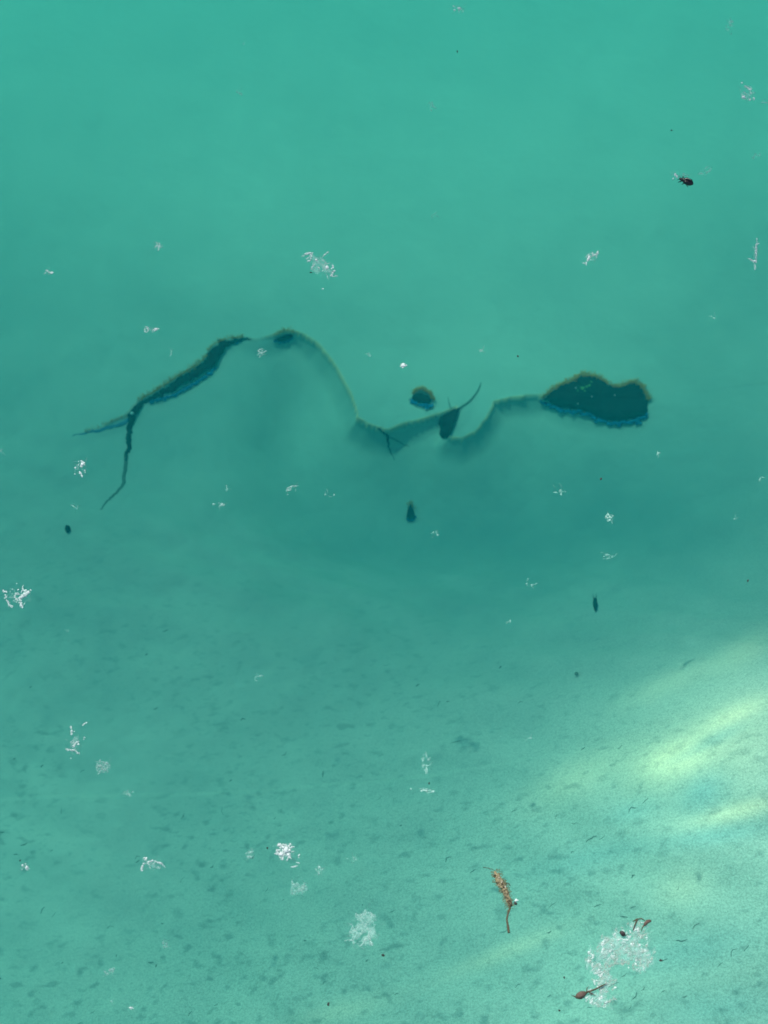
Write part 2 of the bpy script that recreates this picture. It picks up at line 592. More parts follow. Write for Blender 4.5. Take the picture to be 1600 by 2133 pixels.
# ------------------------------------------------------------------ added unseen tree towards the sun, its leaves laid out to shape the shade
# SUNFRAC: share of sun the leaves are laid out to pass at each bed place
SUNX = [50, 300, 550, 800, 1050, 1300, 1425, 1550]
SUNY = [50, 300, 500, 650, 800, 950, 1050, 1200, 1350, 1425, 1500, 1575, 1650, 1800, 1950, 2100]
SUNF = [[0.523, 0.515, 0.529, 0.532, 0.534, 0.534, 0.516, 0.506],
        [0.477, 0.522, 0.541, 0.540, 0.535, 0.553, 0.532, 0.508],
        [0.428, 0.477, 0.513, 0.508, 0.502, 0.498, 0.454, 0.407],
        [0.358, 0.391, 0.435, 0.498, 0.516, 0.490, 0.426, 0.382],
        [0.318, 0.338, 0.455, 0.599, 0.654, 0.535, 0.402, 0.380],
        [0.296, 0.297, 0.334, 0.335, 0.292, 0.277, 0.260, 0.270],
        [0.285, 0.264, 0.292, 0.200, 0.161, 0.154, 0.181, 0.191],
        [0.277, 0.300, 0.269, 0.217, 0.183, 0.160, 0.186, 0.177],
        [0.345, 0.323, 0.292, 0.265, 0.186, 0.180, 0.217, 0.189],
        [0.365, 0.366, 0.314, 0.286, 0.232, 0.227, 0.331, 0.531],
        [0.405, 0.403, 0.404, 0.327, 0.351, 0.403, 0.489, 0.485],
        [0.402, 0.388, 0.370, 0.306, 0.322, 0.442, 0.459, 0.569],
        [0.487, 0.384, 0.391, 0.356, 0.383, 0.585, 0.828, 0.910],
        [0.453, 0.410, 0.404, 0.390, 0.480, 0.604, 0.799, 0.965],
        [0.406, 0.370, 0.381, 0.377, 0.494, 0.684, 0.738, 0.736],
        [0.447, 0.444, 0.446, 0.455, 0.557, 0.814, 0.546, 0.653]]
SUNF = np.array(SUNF, float)


def sun_share(px, py):
    i = np.clip(np.interp(px, SUNX, np.arange(8)), 0, 6.999)
    j = np.clip(np.interp(py, SUNY, np.arange(16)), 0, 14.999)
    i0, j0 = np.floor(i).astype(int), np.floor(j).astype(int)
    a, b = i - i0, j - j0
    a, b = a * a * (3 - 2 * a), b * b * (3 - 2 * b)
    return (SUNF[j0, i0] * (1 - a) + SUNF[j0, i0 + 1] * a) * (1 - b) + (SUNF[j0 + 1, i0] * (1 - a) + SUNF[j0 + 1, i0 + 1] * a) * b


shade_leaf_mat = simple_mat("added_tree_leaf", (.035, .075, .02), (.06, .115, .03), 6.0, .5, .4, 0.0, 0.0)
bark_mat = simple_mat("tree_bark", (.06, .05, .04), (.13, .11, .09), 9.0, .9, .2, .6)
e1 = np.cross(S, [0, 0, 1.0]); e1 /= np.linalg.norm(e1)
e2 = np.cross(e1, S)
CELL = 0.018
cx_, cy_ = np.meshgrid(np.arange(-1.5, 1.5, CELL), np.arange(-1.2, 2.4, CELL))
cx_, cy_ = cx_.ravel(), cy_.ravel()
P0 = np.c_[cx_ + nrng.uniform(-.4, .4, len(cx_)) * CELL, cy_ + nrng.uniform(-.4, .4, len(cx_)) * CELL, np.zeros(len(cx_))]
P0[:, 2] = base_z(P0[:, 0], P0[:, 1])
qx, qy = to_px(P0)
cover = -np.log(np.clip(sun_share(qx, qy), .02, 1))
edge = np.clip((1.5 - np.abs(P0[:, 0])) / .3, 0, 1) * np.clip((2.4 - P0[:, 1]) / .3, 0, 1) * np.clip((P0[:, 1] + 1.2) / .3, 0, 1)
cover *= edge
tt = (nrng.uniform(13.2, 14.8, len(P0)) - P0[:, 2]) / S[2]
C0 = P0 + S * tt[:, None]
ang = nrng.uniform(0, math.pi, len(P0))
proj = abs(S[2])                                   # a bed cell, seen along the sun's rays
area = cover * CELL * CELL * proj
ll = np.sqrt(area / .50 * 1.35); ww = ll / 1.35
d1 = np.cos(ang)[:, None] * e1 + np.sin(ang)[:, None] * e2
d2 = -np.sin(ang)[:, None] * e1 + np.cos(ang)[:, None] * e2
tilt = nrng.uniform(-.25, .25, (len(P0), 1)) * S
keep = ll > .003
va = np.stack([C0 - d1 * ll[:, None] / 2, C0 + d2 * ww[:, None] / 2 + tilt * ww[:, None], C0 + d1 * ll[:, None] / 2, C0 - d2 * ww[:, None] / 2 + tilt * ww[:, None]], 1)[keep]
mb = MB()
va = va.reshape(-1, 3)
mb.add(va, [(i, i + 1, i + 2, i + 3) for i in range(0, len(va), 4)])
cc = C0.mean(0)


def crown_pt(x, y, h):
    return np.array([x, y, -.6]) + S * ((h + .6) / S[2])


top = crown_pt(1.5, 2.75, 14.2)
tree_base = np.array([top[0] + .3, top[1] + .4, -0.95])
tree = empty("added_shade_tree", tree_base, "added unseen tree whose leaves are laid out to shade the lake bed", "tree")
shade_crown = mb.build("shade_crown", shade_leaf_mat, tree, smooth=False)
shade_crown['kind'] = 'stuff'
mb = MB()
mid = (tree_base + top) / 2
mb.tube([tree_base, tree_base + [.1, -.1, 3], mid + [.12, .05, 0], top, top + [.1, -.1, 1.6]], [.28, .24, .19, .13, .05], 9, 1, .08)
mb.build("added_trunk", bark_mat, tree)
for a_, b_ in (((0, 2.5), (-1.4, 2.2)), ((1.45, 1.6), (1.4, .4)), ((1.4, -.2), (1.2, -1.0)), ((-.6, 2.6), (-1.45, 1.2))):
    mb = MB()
    p0 = top + [0, 0, -.4]
    mb.tube([p0, p0 * .5 + crown_pt(*a_, 14.3) * .5 + [0, 0, .25], crown_pt(*a_, 14.2), crown_pt(*b_, 13.9)], [.05, .035, .02, .006], 6, 1, .1)
    mb.build("branch", bark_mat, tree)  # branches of the added unseen tree
# ------------------------------------------------------------------ materials of the small things
white_mat = simple_mat("cotton_white", (.68, .86, .79), (.78, .91, .86), 900.0, .8, .2, 0.0, .15, .02, 700.0, .32, .52)
core_mat = simple_mat("cotton_core", (.74, .88, .82), (.84, .93, .88), 900.0, .8, .2, 0.0, .12)
dull_mat = simple_mat("wet_cotton", (.48, .78, .69), (.60, .88, .79), 900.0, .7, .3, 0.0, .15, .15, 500.0)
film_mat = simple_mat("wet_film", (.42, .74, .65), (.58, .86, .77), 700.0, .5, .4, 0.0, .2, .60, 330.0)
faint_mat = simple_mat("sodden_cotton", (.36, .70, .61), (.48, .82, .72), 700.0, .7, .3, 0.0, .2, .40, 420.0)
dark_mat = simple_mat("waterlogged_wood", (.003, .004, .004), (.012, .013, .010), 60.0, .9, .1, .5)
stone_mat = simple_mat("dark_stone", (.002, .004, .004), (.008, .012, .009), 45.0, .9, .1, .6)
orange_fringe_mat = simple_mat("dispersion_orange", (.60, .28, .05), (.85, .42, .09), 160.0, .9, .1, .3, .2, .30)  # orange rim of light split by the water, modelled as coloured filaments
blue_fringe_mat = simple_mat("dispersion_blue", (.008, .11, .24), (.012, .20, .36), 120.0, .9, .1, .3, 0.0, .42)  # blue rim of split light as a colour; also on the branch's side twig
moss_mat = simple_mat("green_moss", (.07, .22, .07), (.16, .36, .12), 200.0, .9, .1, .3)
grit_mat = simple_mat("pale_grit", (.35, .42, .38), (.55, .60, .52), 200.0, .9, .1, .2)
litter_mat = simple_mat("brown_litter", (.035, .055, .045), (.085, .11, .09), 90.0, .9, .1, .4, 0.0, .45)
black_mat = simple_mat("beetle_shell", (.006, .006, .010), (.016, .015, .018), 500.0, .22, .6, .15)
pale_mat = simple_mat("pale_chitin_glint", (.36, .33, .24), (.50, .46, .36), 500.0, .5, .4, .1)
rust_mat = simple_mat("red_brown_husk", (.075, .052, .040), (.15, .10, .075), 700.0, .6, .3, .5)
brown_mat = simple_mat("brown_stalk", (.055, .045, .026), (.12, .095, .055), 700.0, .7, .3, .5)
gold_mat = simple_mat("golden_catkin", (.12, .105, .055), (.36, .32, .19), 900.0, .8, .2, .8)
hair_mat = simple_mat("catkin_hair", (.24, .20, .09), (.40, .35, .19), 900.0, .8, .2, 0.0, .4, .35)
seed_mat = simple_mat("dark_seed", (.018, .012, .014), (.05, .035, .03), 900.0, .5, .4, .4)


# ------------------------------------------------------------------ things lying on the bed
def lump(mb, outline, height, sink=0.012, jit=.05, sub=3):
    """a low closed lump on the bed, its edge following an outline of picture points"""
    pts = np.array(outline, float)
    n0 = len(pts)
    fine = []
    for i in range(n0):
        a, b, c, d = pts[i - 1], pts[i], pts[(i + 1) % n0], pts[(i + 2) % n0]
        for k in range(sub):
            q = k / sub
            fine.append(.5 * ((2 * b) + (-a + c) * q + (2 * a - 5 * b + 4 * c - d) * q * q + (-a + 3 * b - 3 * c + d) * q ** 3))
    pts = np.array(fine)
    c = pts.mean(0)
    n = len(pts)
    vs, fs = [], []
    wob = np.array([1 + rng.uniform(-jit, jit) for _ in range(n)])
    for k, (s, h) in enumerate(((1.0, 0.0), (.97, .38), (.86, .72), (.66, .92), (.38, 1.0), (.14, .97))):
        q = c + (pts - c) * (s * (1 + (wob - 1) * (1 if k < 2 else 2.2)))[:, None]
        P = bed_pt(q[:, 0], q[:, 1], height * h)
        if k == 0:
            P[:, 2] -= sink
        P[:, 2] += np.array([rng.uniform(-1, 1) for _ in range(n)]) * height * .10 * (k > 1)
        vs += list(P)
    P = bed_pt([c[0]], [c[1]], height)
    vs.append(P[0])
    for k in range(5):
        for i in range(n):
            j = (i + 1) % n
            fs.append((k * n + i, k * n + j, (k + 1) * n + j, (k + 1) * n + i))
    for i in range(n):
        fs.append((5 * n + i, 5 * n + (i + 1) % n, 6 * n))
    fs.append(tuple(range(n - 1, -1, -1)))
    mb.add(vs, fs)


def path(pts, step=4.0):
    """points (x, y, radius) joined by a smooth run of small steps"""
    pts = np.array(pts, float)
    out = []
    n = len(pts)
    for i in range(n - 1):
        a, b, c, d = pts[max(i - 1, 0)], pts[i], pts[i + 1], pts[min(i + 2, n - 1)]
        m_ = max(1, int(np.hypot(*(c - b)[:2]) / step))
        for k in range(m_):
            q = k / m_
            out.append(.5 * ((2 * b) + (-a + c) * q + (2 * a - 5 * b + 4 * c - d) * q * q + (-a + 3 * b - 3 * c + d) * q ** 3))
    out.append(pts[-1])
    out = np.array(out)
    out[:, 2] = np.maximum(out[:, 2], .4)
    return out


def bed_tube(mb, pts, flat=.55, lift=.3, jit=.12, sides=7, wob=.6):
    q = path(pts)
    q[:, :2] += nrng.randn(len(q), 2) * wob
    sc_ = np.array([scale_at(a, b, -.75) for a, b, _ in q])
    rr = q[:, 2] * sc_
    P = np.array([bed_pt([a], [b], float(r) * flat * lift)[0] for (a, b, _), r in zip(q, rr)])
    mb.tube(P, rr, sides, flat, jit)


def fringe(mb, line, out_dir, length, n, thick=.9, core=2.2, base_h=0.004):
    """rim of split light modelled along an edge: a thin mat with many short filaments leaning outwards"""
    q = path([(x, y, 1) for x, y in line], 3.0)
    for _ in range(n):
        a, b, _r = q[rng.randrange(len(q))]
        a += rng.gauss(0, 2.5); b += rng.gauss(0, 2.0)
        ln = length * rng.uniform(.3, 1.15)
        w = math.atan2(out_dir[1], out_dir[0]) + rng.gauss(0, .7)
        ex, ey = a + math.cos(w) * ln, b + math.sin(w) * ln
        s_ = scale_at(a, b, -.75)
        P = [bed_pt([a], [b], base_h)[0], bed_pt([(a + ex) / 2 + rng.gauss(0, 1)], [(b + ey) / 2 + rng.gauss(0, 1)], base_h + .002)[0], bed_pt([ex], [ey], base_h * .5)[0]]
        mb.tube(P, [thick * s_, thick * s_ * .8, thick * s_ * .3], 3)
    if core:
        s_ = scale_at(q[0, 0], q[0, 1], -.75)
        P = [bed_pt([a + rng.gauss(0, .8)], [b + rng.gauss(0, .8)], base_h * .6)[0] for a, b, _ in q]
        mb.tube(P, [core * s_ * rng.uniform(.5, 1.2) for _ in P], 5, .7)


def skirt(mb, line, w, h=.004):
    """blue rim of split light along an edge, modelled as broken clods"""
    q = path([(x, y, w) for x, y in line], max(1.6, w * .45))
    n = len(q)
    for i, (a, b, r) in enumerate(q):
        e = min(1.0, .45 + min(i, n - 1 - i) / 5.0)
        for k in range(2):
            a2, b2 = a + rng.gauss(0, 1.2), b + rng.gauss(.2, .38) * w
            s_ = scale_at(a2, b2, -.75)
            rr = w * e * rng.uniform(.22, .7) * s_
            mb.blob(bed_pt([a2], [b2], h * rng.uniform(.3, 1.0))[0], rr * rng.uniform(1.0, 1.8), rr * 1.1, rr * .4, rng.gauss(0, .5), 7, 4, .22)


def root_at(name, px, py, label, cat, group=None):
    return empty(name, bed_pt([px], [py])[0], label, cat, group)


# the long dark stone at the right
st = root_at("sunken_stone", 1250, 840, "long dark lumpy stone on the bed, modelled light fringes, orange above and blue below", "stone")
top_line = [(1132, 828), (1150, 812), (1172, 800), (1190, 793), (1202, 785), (1216, 781), (1238, 784), (1254, 791), (1268, 800), (1284, 806), (1300, 803), (1318, 796), (1334, 802), (1344, 816), (1352, 834)]
low_line = [(1350, 858), (1334, 868), (1312, 873), (1290, 876), (1266, 875), (1246, 868), (1228, 858), (1208, 853), (1186, 850), (1162, 846), (1144, 838), (1126, 831)]
mb = MB(); lump(mb, top_line + low_line[:-1], .010, jit=.03, sub=4); mb.build("body", stone_mat, st)
mb = MB(); fringe(mb, top_line, (.15, -1), 9, 480, .9, 2.4, .006); mb.build("orange_light_fringe", orange_fringe_mat, st)
mb = MB(); skirt(mb, [(x, y + 5) for x, y in low_line], 6.0, .004); mb.build("blue_light_fringe", blue_fringe_mat, st)
mb = MB()
for _ in range(16):
    a, b = 1218 + rng.gauss(0, 10), 806 + rng.gauss(0, 5)
    mb.blob(bed_pt([a], [b], .021)[0], .0016 * rng.uniform(.6, 1.6), .0016 * rng.uniform(.6, 1.4), .0012, rng.uniform(0, 3), 6, 4, .3)
mb.build("moss", moss_mat, st)
for a, b, r in ((1281, 823, 1.6), (1233, 826, 1.8), (1204, 841, 1.5), (1200, 808, 1.8)):
    mb = MB(); mb.blob(bed_pt([a], [b], .021)[0], r * .0008, r * .0006, r * .0006, rng.uniform(0, 3), 6, 4, .25); mb.build("grit", grit_mat, st)

# the forked branch at the left
br = root_at("sunken_branch", 400, 790, "long dark forked branch on the bed with a thick knee and thin hanging leg", "branch")
main = [(522, 705, 1.5), (500, 706, 4), (480, 711, 7), (462, 719, 10.5), (448, 733, 15.5), (439, 747, 16.5), (425, 763, 12.5), (400, 780, 12.5), (372, 797, 11), (345, 814, 7.5), (318, 828, 5.5), (298, 838, 4), (286, 846, 8), (278, 858, 9), (273, 872, 8), (270, 892, 6), (267, 918, 5.5), (264, 945, 4.2), (262, 962, 2.5)]
mb = MB(); bed_tube(mb, main, .35, .2, .2, 10, 1.7); mb.build("main_stem", dark_mat, br)
mb = MB(); bed_tube(mb, [(263, 948, 4.4), (261, 970, 4.2), (258, 992, 4), (256, 1006, 3.6), (248, 1021, 3.0), (234, 1034, 2.6), (221, 1047, 2.2), (210, 1062, 1.2)], .5, .1, .2, 6); mb.build("end_twig", litter_mat, br)
mb = MB(); bed_tube(mb, [(270, 876, 5), (245, 884, 5), (215, 893, 4.5), (190, 899, 3.5), (168, 904, 2), (150, 909, 1)], .35, -.2, .3, 6, 1.2); mb.build("side_twig", blue_fringe_mat, br)
mb = MB(); fringe(mb, [(505, 701), (482, 703), (462, 708), (444, 718), (432, 730)], (-.3, -1), 6, 60, .7, 1.4, .004)
fringe(mb, [(428, 742), (410, 760), (385, 774), (360, 790), (335, 806), (312, 820), (292, 832)], (-.45, -1), 8, 170, .7, 1.8, .004)
fringe(mb, [(262, 868), (235, 878), (205, 888), (175, 898)], (-.2, -1), 5, 60, .6, 0, .001); mb.build("orange_light_fringe", orange_fringe_mat, br)
mb = MB(); skirt(mb, [(449, 763), (438, 777), (414, 793), (387, 809), (362, 822), (337, 830), (312, 837)], 3.8, .003)
mb.build("blue_light_fringe", blue_fringe_mat, br)
mb = MB(); skirt(mb, [(503, 709), (488, 717)], 2.6, .002); mb.build("blue_light_fringe", blue_fringe_mat, br)
mb = MB(); mb.blob(bed_pt([275], [861], .007)[0], .003, .0026, .002, .4, 7, 5, .2); mb.build("grit", grit_mat, br)

# stub of wood in the crest of the shelf edge
sb = root_at("wood_stub", 592, 704, "short dark wood stub in the crest of the shelf edge by the branch tip", "wood")
mb = MB(); lump(mb, [(571, 709), (579, 703), (592, 698), (605, 695), (611, 699), (603, 706), (588, 711)], .004); mb.build("body", dark_mat, sb)
mb = MB(); skirt(mb, [(612, 702), (600, 710), (584, 713), (570, 710)], 3.2, .004); mb.build("blue_light_fringe", blue_fringe_mat, sb)
mb = MB(); fringe(mb, [(574, 697), (588, 690), (602, 687), (614, 693)], (0, -1), 5, 50, .7, 1.2, .006); mb.build("orange_light_fringe", orange_fringe_mat, sb)

# three-cornered sunken leaf with its stalk
lf = root_at("sunken_leaf", 935, 885, "dark three-cornered sunken leaf with a thin curved stalk at the shelf's notch", "leaf")
mb = MB()
P = [bed_pt([a], [b], .004)[0] for a, b in ((957, 850), (953, 866), (947, 884), (940, 902), (932, 912), (922, 912), (915, 904), (918, 893), (913, 882), (918, 870), (930, 861), (944, 854))]
mb.sheet(P, .002, .003, .3); mb.build("blade", dark_mat, lf)
mb = MB(); bed_tube(mb, [(953, 853, 3), (966, 845, 2.2), (980, 834, 2), (991, 821, 1.8), (998, 809, 1.6), (1002, 797, .8)], .7, .8, .1, 6, .2); mb.build("stalk", litter_mat, lf)
mb = MB(); bed_tube(mb, [(940, 852, 1.8), (936, 840, 1.4), (933, 828, .6)], .6, .5, .1, 5, .3); mb.build("side_stalk", litter_mat, lf)

# forked twig in the lowest corner of the shelf edge
tw = root_at("forked_twig", 810, 915, "small forked dark twig in the lowest corner of the shelf edge", "twig")
mb = MB(); bed_tube(mb, [(786, 892, 1.2), (798, 899, 3.2), (806, 906, 3.8), (808, 918, 2.6), (810, 930, 1.8), (815, 944, 1.1), (822, 958, .5)], .5, .1, .15, 6); mb.build("stem", dark_mat, tw)
mb = MB(); bed_tube(mb, [(808, 908, 1.8), (826, 917, 1.7), (842, 926, 1.2), (854, 931, .5)], .5, -.1, .15, 6); mb.build("side_twig", litter_mat, tw)

# pebbles and seeds on the bed
pb = root_at("pebble", 878, 828, "oval dark pebble with modelled orange-blue light fringes, above the notch of the shelf edge", "pebble")
mb = MB(); lump(mb, [(857, 828), (865, 820), (877, 818), (888, 822), (897, 829), (899, 836), (890, 840), (876, 838), (863, 834)], .005); mb.build("body", stone_mat, pb)
mb = MB(); fringe(mb, [(859, 818), (868, 811), (878, 809), (889, 814), (898, 823), (903, 831)], (.2, -1), 5, 110, .9, 4.2, .006); mb.build("orange_light_fringe", orange_fringe_mat, pb)
mb = MB(); skirt(mb, [(902, 840), (890, 845), (874, 842), (860, 836), (854, 829)], 5.5, .004); mb.build("blue_light_fringe", blue_fringe_mat, pb)
pc = root_at("pebble", 856, 1066, "small dark drop-shaped pebble alone on the shaded bed below the forked twig", "pebble")
mb = MB(); lump(mb, [(855, 1048), (860, 1058), (864, 1068), (865, 1078), (857, 1083), (848, 1079), (848, 1068), (851, 1057)], .008); mb.build("body", stone_mat, pc)
mb = MB(); fringe(mb, [(850, 1054), (855, 1046), (860, 1054)], (0, -1), 5, 24, .7, 1.0, .006); mb.build("orange_light_fringe", orange_fringe_mat, pc)
mb = MB(); skirt(mb, [(866, 1074), (861, 1081), (852, 1082), (847, 1075)], 3.6, .004); mb.build("blue_light_fringe", blue_fringe_mat, pc)
sd_ = root_at("pronged_seed", 1239, 1258, "thin upright dark seed with two prongs on the bed above the sunny bank", "seed")
mb = MB(); bed_tube(mb, [(1240, 1247, 3.4), (1240, 1256, 5.0), (1241, 1266, 4.4), (1242, 1275, 1.6)], .6, .5, .1, 7, .2); mb.build("husk", dark_mat, sd_)
for a in (-1, 1):
    mb = MB(); bed_tube(mb, [(1239.5 + a, 1250, 1.6), (1239 + a * 3, 1243, 1.2), (1238.5 + a * 4, 1236, .6)], .7, .8, .1, 5, .1); mb.build("prong", litter_mat, sd_)
mb = MB(); skirt(mb, [(1245, 1258), (1245, 1268), (1241, 1276)], 1.8, .002); mb.build("blue_light_fringe", blue_fringe_mat, sd_)
for (a, b, w, h, lab) in ((141, 1101, 6.5, 7.5, "small round dark pebble near the left edge, below the end of the branch"), (1201, 1403, 4.5, 3.5, "faint small dark pebble at the upper edge of the sunny bank")):
    k = MB(); lump(k, [(a + w * math.cos(q) * rng.uniform(.8, 1.1), b + h * math.sin(q) * rng.uniform(.8, 1.1)) for q in np.linspace(0, 6.28, 9)[:-1]], .006)
    tag(k.build("pebble", stone_mat if a < 900 else litter_mat), lab, "pebble")

# short dark strands and crumbs of leaf litter on the near bank
mb = MB()
spots = [(1345, 1668, -50, 14), (1318, 1688, -25, 22), (1552, 1487, -5, 8), (1322, 2074, -60, 20), (1313, 2098, -65, 12), (1385, 2000, -30, 12), (1232, 1748, -30, 26), (1255, 1745, -40, 16), (1160, 1700, -75, 10), (1070, 1690, -30, 14),
         (90, 1895, -60, 16), (112, 1905, -50, 14), (128, 1690, -80, 12), (380, 1700, -60, 14), (465, 1690, 80, 16), (1420, 1958, -5, 22), (1450, 1930, -40, 18), (1530, 1985, -50, 20), (1555, 1975, -45, 16), (1300, 2032, -30, 14), (1280, 2050, -20, 22),
         (1150, 1885, -35, 18), (1050, 1940, -20, 16), (985, 1815, -35, 14), (1300, 1910, 5, 16), (1340, 2060, -40, 12), (1500, 2010, -40, 14), (1215, 1560, -40, 12), (950, 1545, -12, 20), (1110, 1460, -15, 16), (1085, 1465, -20, 14)]
for k in range(80):
    a, b = rng.uniform(-20, 1620), 1180 + 970 * rng.random() ** .55
    if a > 1200 and 1350 < b < 1750 and rng.random() < .7: continue
    spots.append((a, b, rng.gauss(-34, 18), rng.uniform(4, 16)))
for a, b, w, ln in spots:
    w = math.radians(w); c_, s_ = math.cos(w), math.sin(w)
    bend = rng.gauss(0, .16) * ln
    r0 = rng.uniform(.5, 1.5) * (1 if ln > 9 else 1.35)
    bed_tube(mb, [(a - c_ * ln / 2, b - s_ * ln / 2, r0 * .5), (a - s_ * bend, b + c_ * bend, r0), (a + c_ * ln / 2, b + s_ * ln / 2, r0 * .4)], .5, .3, .25, 4, .5)
lit = mb.build("leaf_litter", litter_mat)
tag(lit, "dark crumbs and strands of leaf litter scattered over the near bank", None, None, 'stuff')


# ------------------------------------------------------------------ things floating on the water
def strand(mb, pts, r=1.0, z=1.2, jit=.5, sides=4, taper=.5):
    """a fibre on the water through picture points; r and z in picture points"""
    q = path([(x, y, 1) for x, y in pts], 2.6)
    n = len(q)
    s_ = scale_at(q[0, 0], q[0, 1])
    q[:, :2] += nrng.randn(n, 2) * jit
    P = surf(q[:, 0], q[:, 1])
    P[:, 2] = s_ * (z + np.abs(nrng.randn(n)) * .5 + np.sin(np.linspace(0, math.pi, n)) * z * .5)
    rr = [max(.2, r * (taper + (1 - taper) * math.sin(math.pi * (i + .7) / (n + .4))) * rng.uniform(.85, 1.5)) * s_ for i in range(n)]
    mb.tube(P, rr, sides, .8)


def crumbs(mb, pts, r=1.0, z=1.2):
    """a crumbly wad of cotton along picture points"""
    q = path([(x, y, 1) for x, y in pts], max(.9, r * .8))
    n = len(q)
    s_ = scale_at(q[0, 0], q[0, 1])
    for i, (a, b, _) in enumerate(q):
        e = .45 + .55 * math.sin(math.pi * (i + .6) / (n + .2))
        for k in range(2 if rng.random() < .55 else 1):
            rr = r * e * rng.uniform(.45, 1.25)
            P = surf(np.array(a + rng.gauss(0, r * .45)), np.array(b + rng.gauss(0, r * .45)))
            mb.blob([P[0], P[1], s_ * (z * .5 + rng.uniform(0, .8))], rr * s_ * rng.uniform(.9, 1.6), rr * s_ * 1.2, rr * s_ * .6, rng.uniform(0, 3.14), 6, 4, .3)


def flake(mb, x, y, a, b_=None, rot=None, z=.8):
    s_ = scale_at(x, y)
    P = surf(np.array(x), np.array(y))
    b_ = a if b_ is None else b_
    fs = 1 / math.sin(math.atan2(CAM[2], P[1] - CAM[1]))
    w_ = math.radians(-(rot if rot is not None else rng.uniform(0, 180)))
    mb.blob([P[0], P[1], s_ * (z + .3)], a * s_ * .8, b_ * s_ * fs * .8, min(a, b_) * .5 * s_, w_, 9, 5, .34)
    for k in range(int(3 + a)):                     # ragged edge
        t_ = rng.uniform(0, 6.283)
        q = rng.uniform(.15, .38)
        u, v = a * .85 * math.cos(t_), b_ * fs * .85 * math.sin(t_)
        mb.blob([P[0] + (u * math.cos(w_) - v * math.sin(w_)) * s_, P[1] + (u * math.sin(w_) + v * math.cos(w_)) * s_, s_ * z * .5], a * q * s_, b_ * q * s_ * 1.2, min(a, b_) * q * s_ * .6, rng.uniform(0, 3), 6, 4, .3)


def film(mb, x, y, w, h, rot=0.0):
    n = 11
    c_, s_ = math.cos(math.radians(rot)), math.sin(math.radians(rot))
    pts = []
    for k in range(n):
        t_ = 2 * math.pi * k / n
        q = rng.uniform(.55, 1.15)
        u, v = w * math.cos(t_) * q, h * math.sin(t_) * q
        p_ = surf(np.array(x + u * c_ - v * s_), np.array(y + u * s_ + v * c_))
        p_[2] = .0004
        pts.append(p_)
    mb.sheet(pts, .0004, .0006, .5)


def wander(x, y, ln, ang, curl=.5, step=3.0):
    pts = [(x, y)]
    for _ in range(max(2, int(ln / step))):
        ang += rng.gauss(0, curl)
        x += math.cos(ang) * step; y += math.sin(ang) * step
        pts.append((x, y))
    return pts


def fluff(label, x, y, w, h, rot=0, n=8, flakes=3, films=1, fuzz=10, bright=1, strokes=(), spots=(), r=1.0, ln=14, cat="fluff", group="white cotton fluffs on the water"):
    """one tuft of seed cotton: strands (bright or wet), a wet film between them, bright flakes and hair-fine fuzz"""
    root_p = surf(np.array(float(x)), np.array(float(y)))
    rt = empty("cotton_fluff", root_p, label, cat, group)
    c_, s_ = math.cos(math.radians(rot)), math.sin(math.radians(rot))

    def inside():
        while True:
            u, v = rng.uniform(-1, 1), rng.uniform(-1, 1)
            if u * u + v * v < 1: break
        return x + u * w * c_ - v * h * s_, y + u * w * s_ + v * h * c_
    main_m = {2: white_mat, 1: white_mat, 0: dull_mat, -1: faint_mat}[bright]
    mb = MB()
    for k in strokes:
        crumbs(mb, k[1], k[0] * 1.0, 1.2)
    for _ in range(n):
        a, b = inside()
        crumbs(mb, wander(a, b, ln * rng.uniform(.25, .9), rng.uniform(0, 6.28), .55), r * rng.uniform(.6, 1.25), 1.1)
    if mb.v: mb.build("strand", main_m, rt)
    if flakes or spots:
        for k in list(spots) + [(*inside(), rng.uniform(1.2, 2.6) * r) for _ in range(flakes)]:
            mb = MB()
            a = k[2]
            flake(mb, k[0], k[1], a, k[3] if len(k) > 3 else a * rng.uniform(.55, .9), k[4] if len(k) > 4 else None)
            mb.build("flake", (core_mat if bright > 0 else dull_mat) if bright > -1 else faint_mat, rt)
    if films:
        mb = MB()
        for _ in range(films * 2):
            a, b = inside()
            film(mb, a * .75 + x * .25, b * .75 + y * .25, w * rng.uniform(.22, .5), h * rng.uniform(.22, .5), rot + rng.uniform(-25, 25))
        mb.build("wet_film", film_mat, rt)
    if fuzz:
        mb = MB()
        for _ in range(fuzz):
            a, b = inside()
            a, b = x + (a - x) * 1.15, y + (b - y) * 1.15
            strand(mb, wander(a, b, ln * rng.uniform(.4, 1.0), rng.uniform(0, 6.28), .35), .38, 1.0, .3, 3)
        mb.build("fuzz", dull_mat if bright > -1 else faint_mat, rt)
    return rt


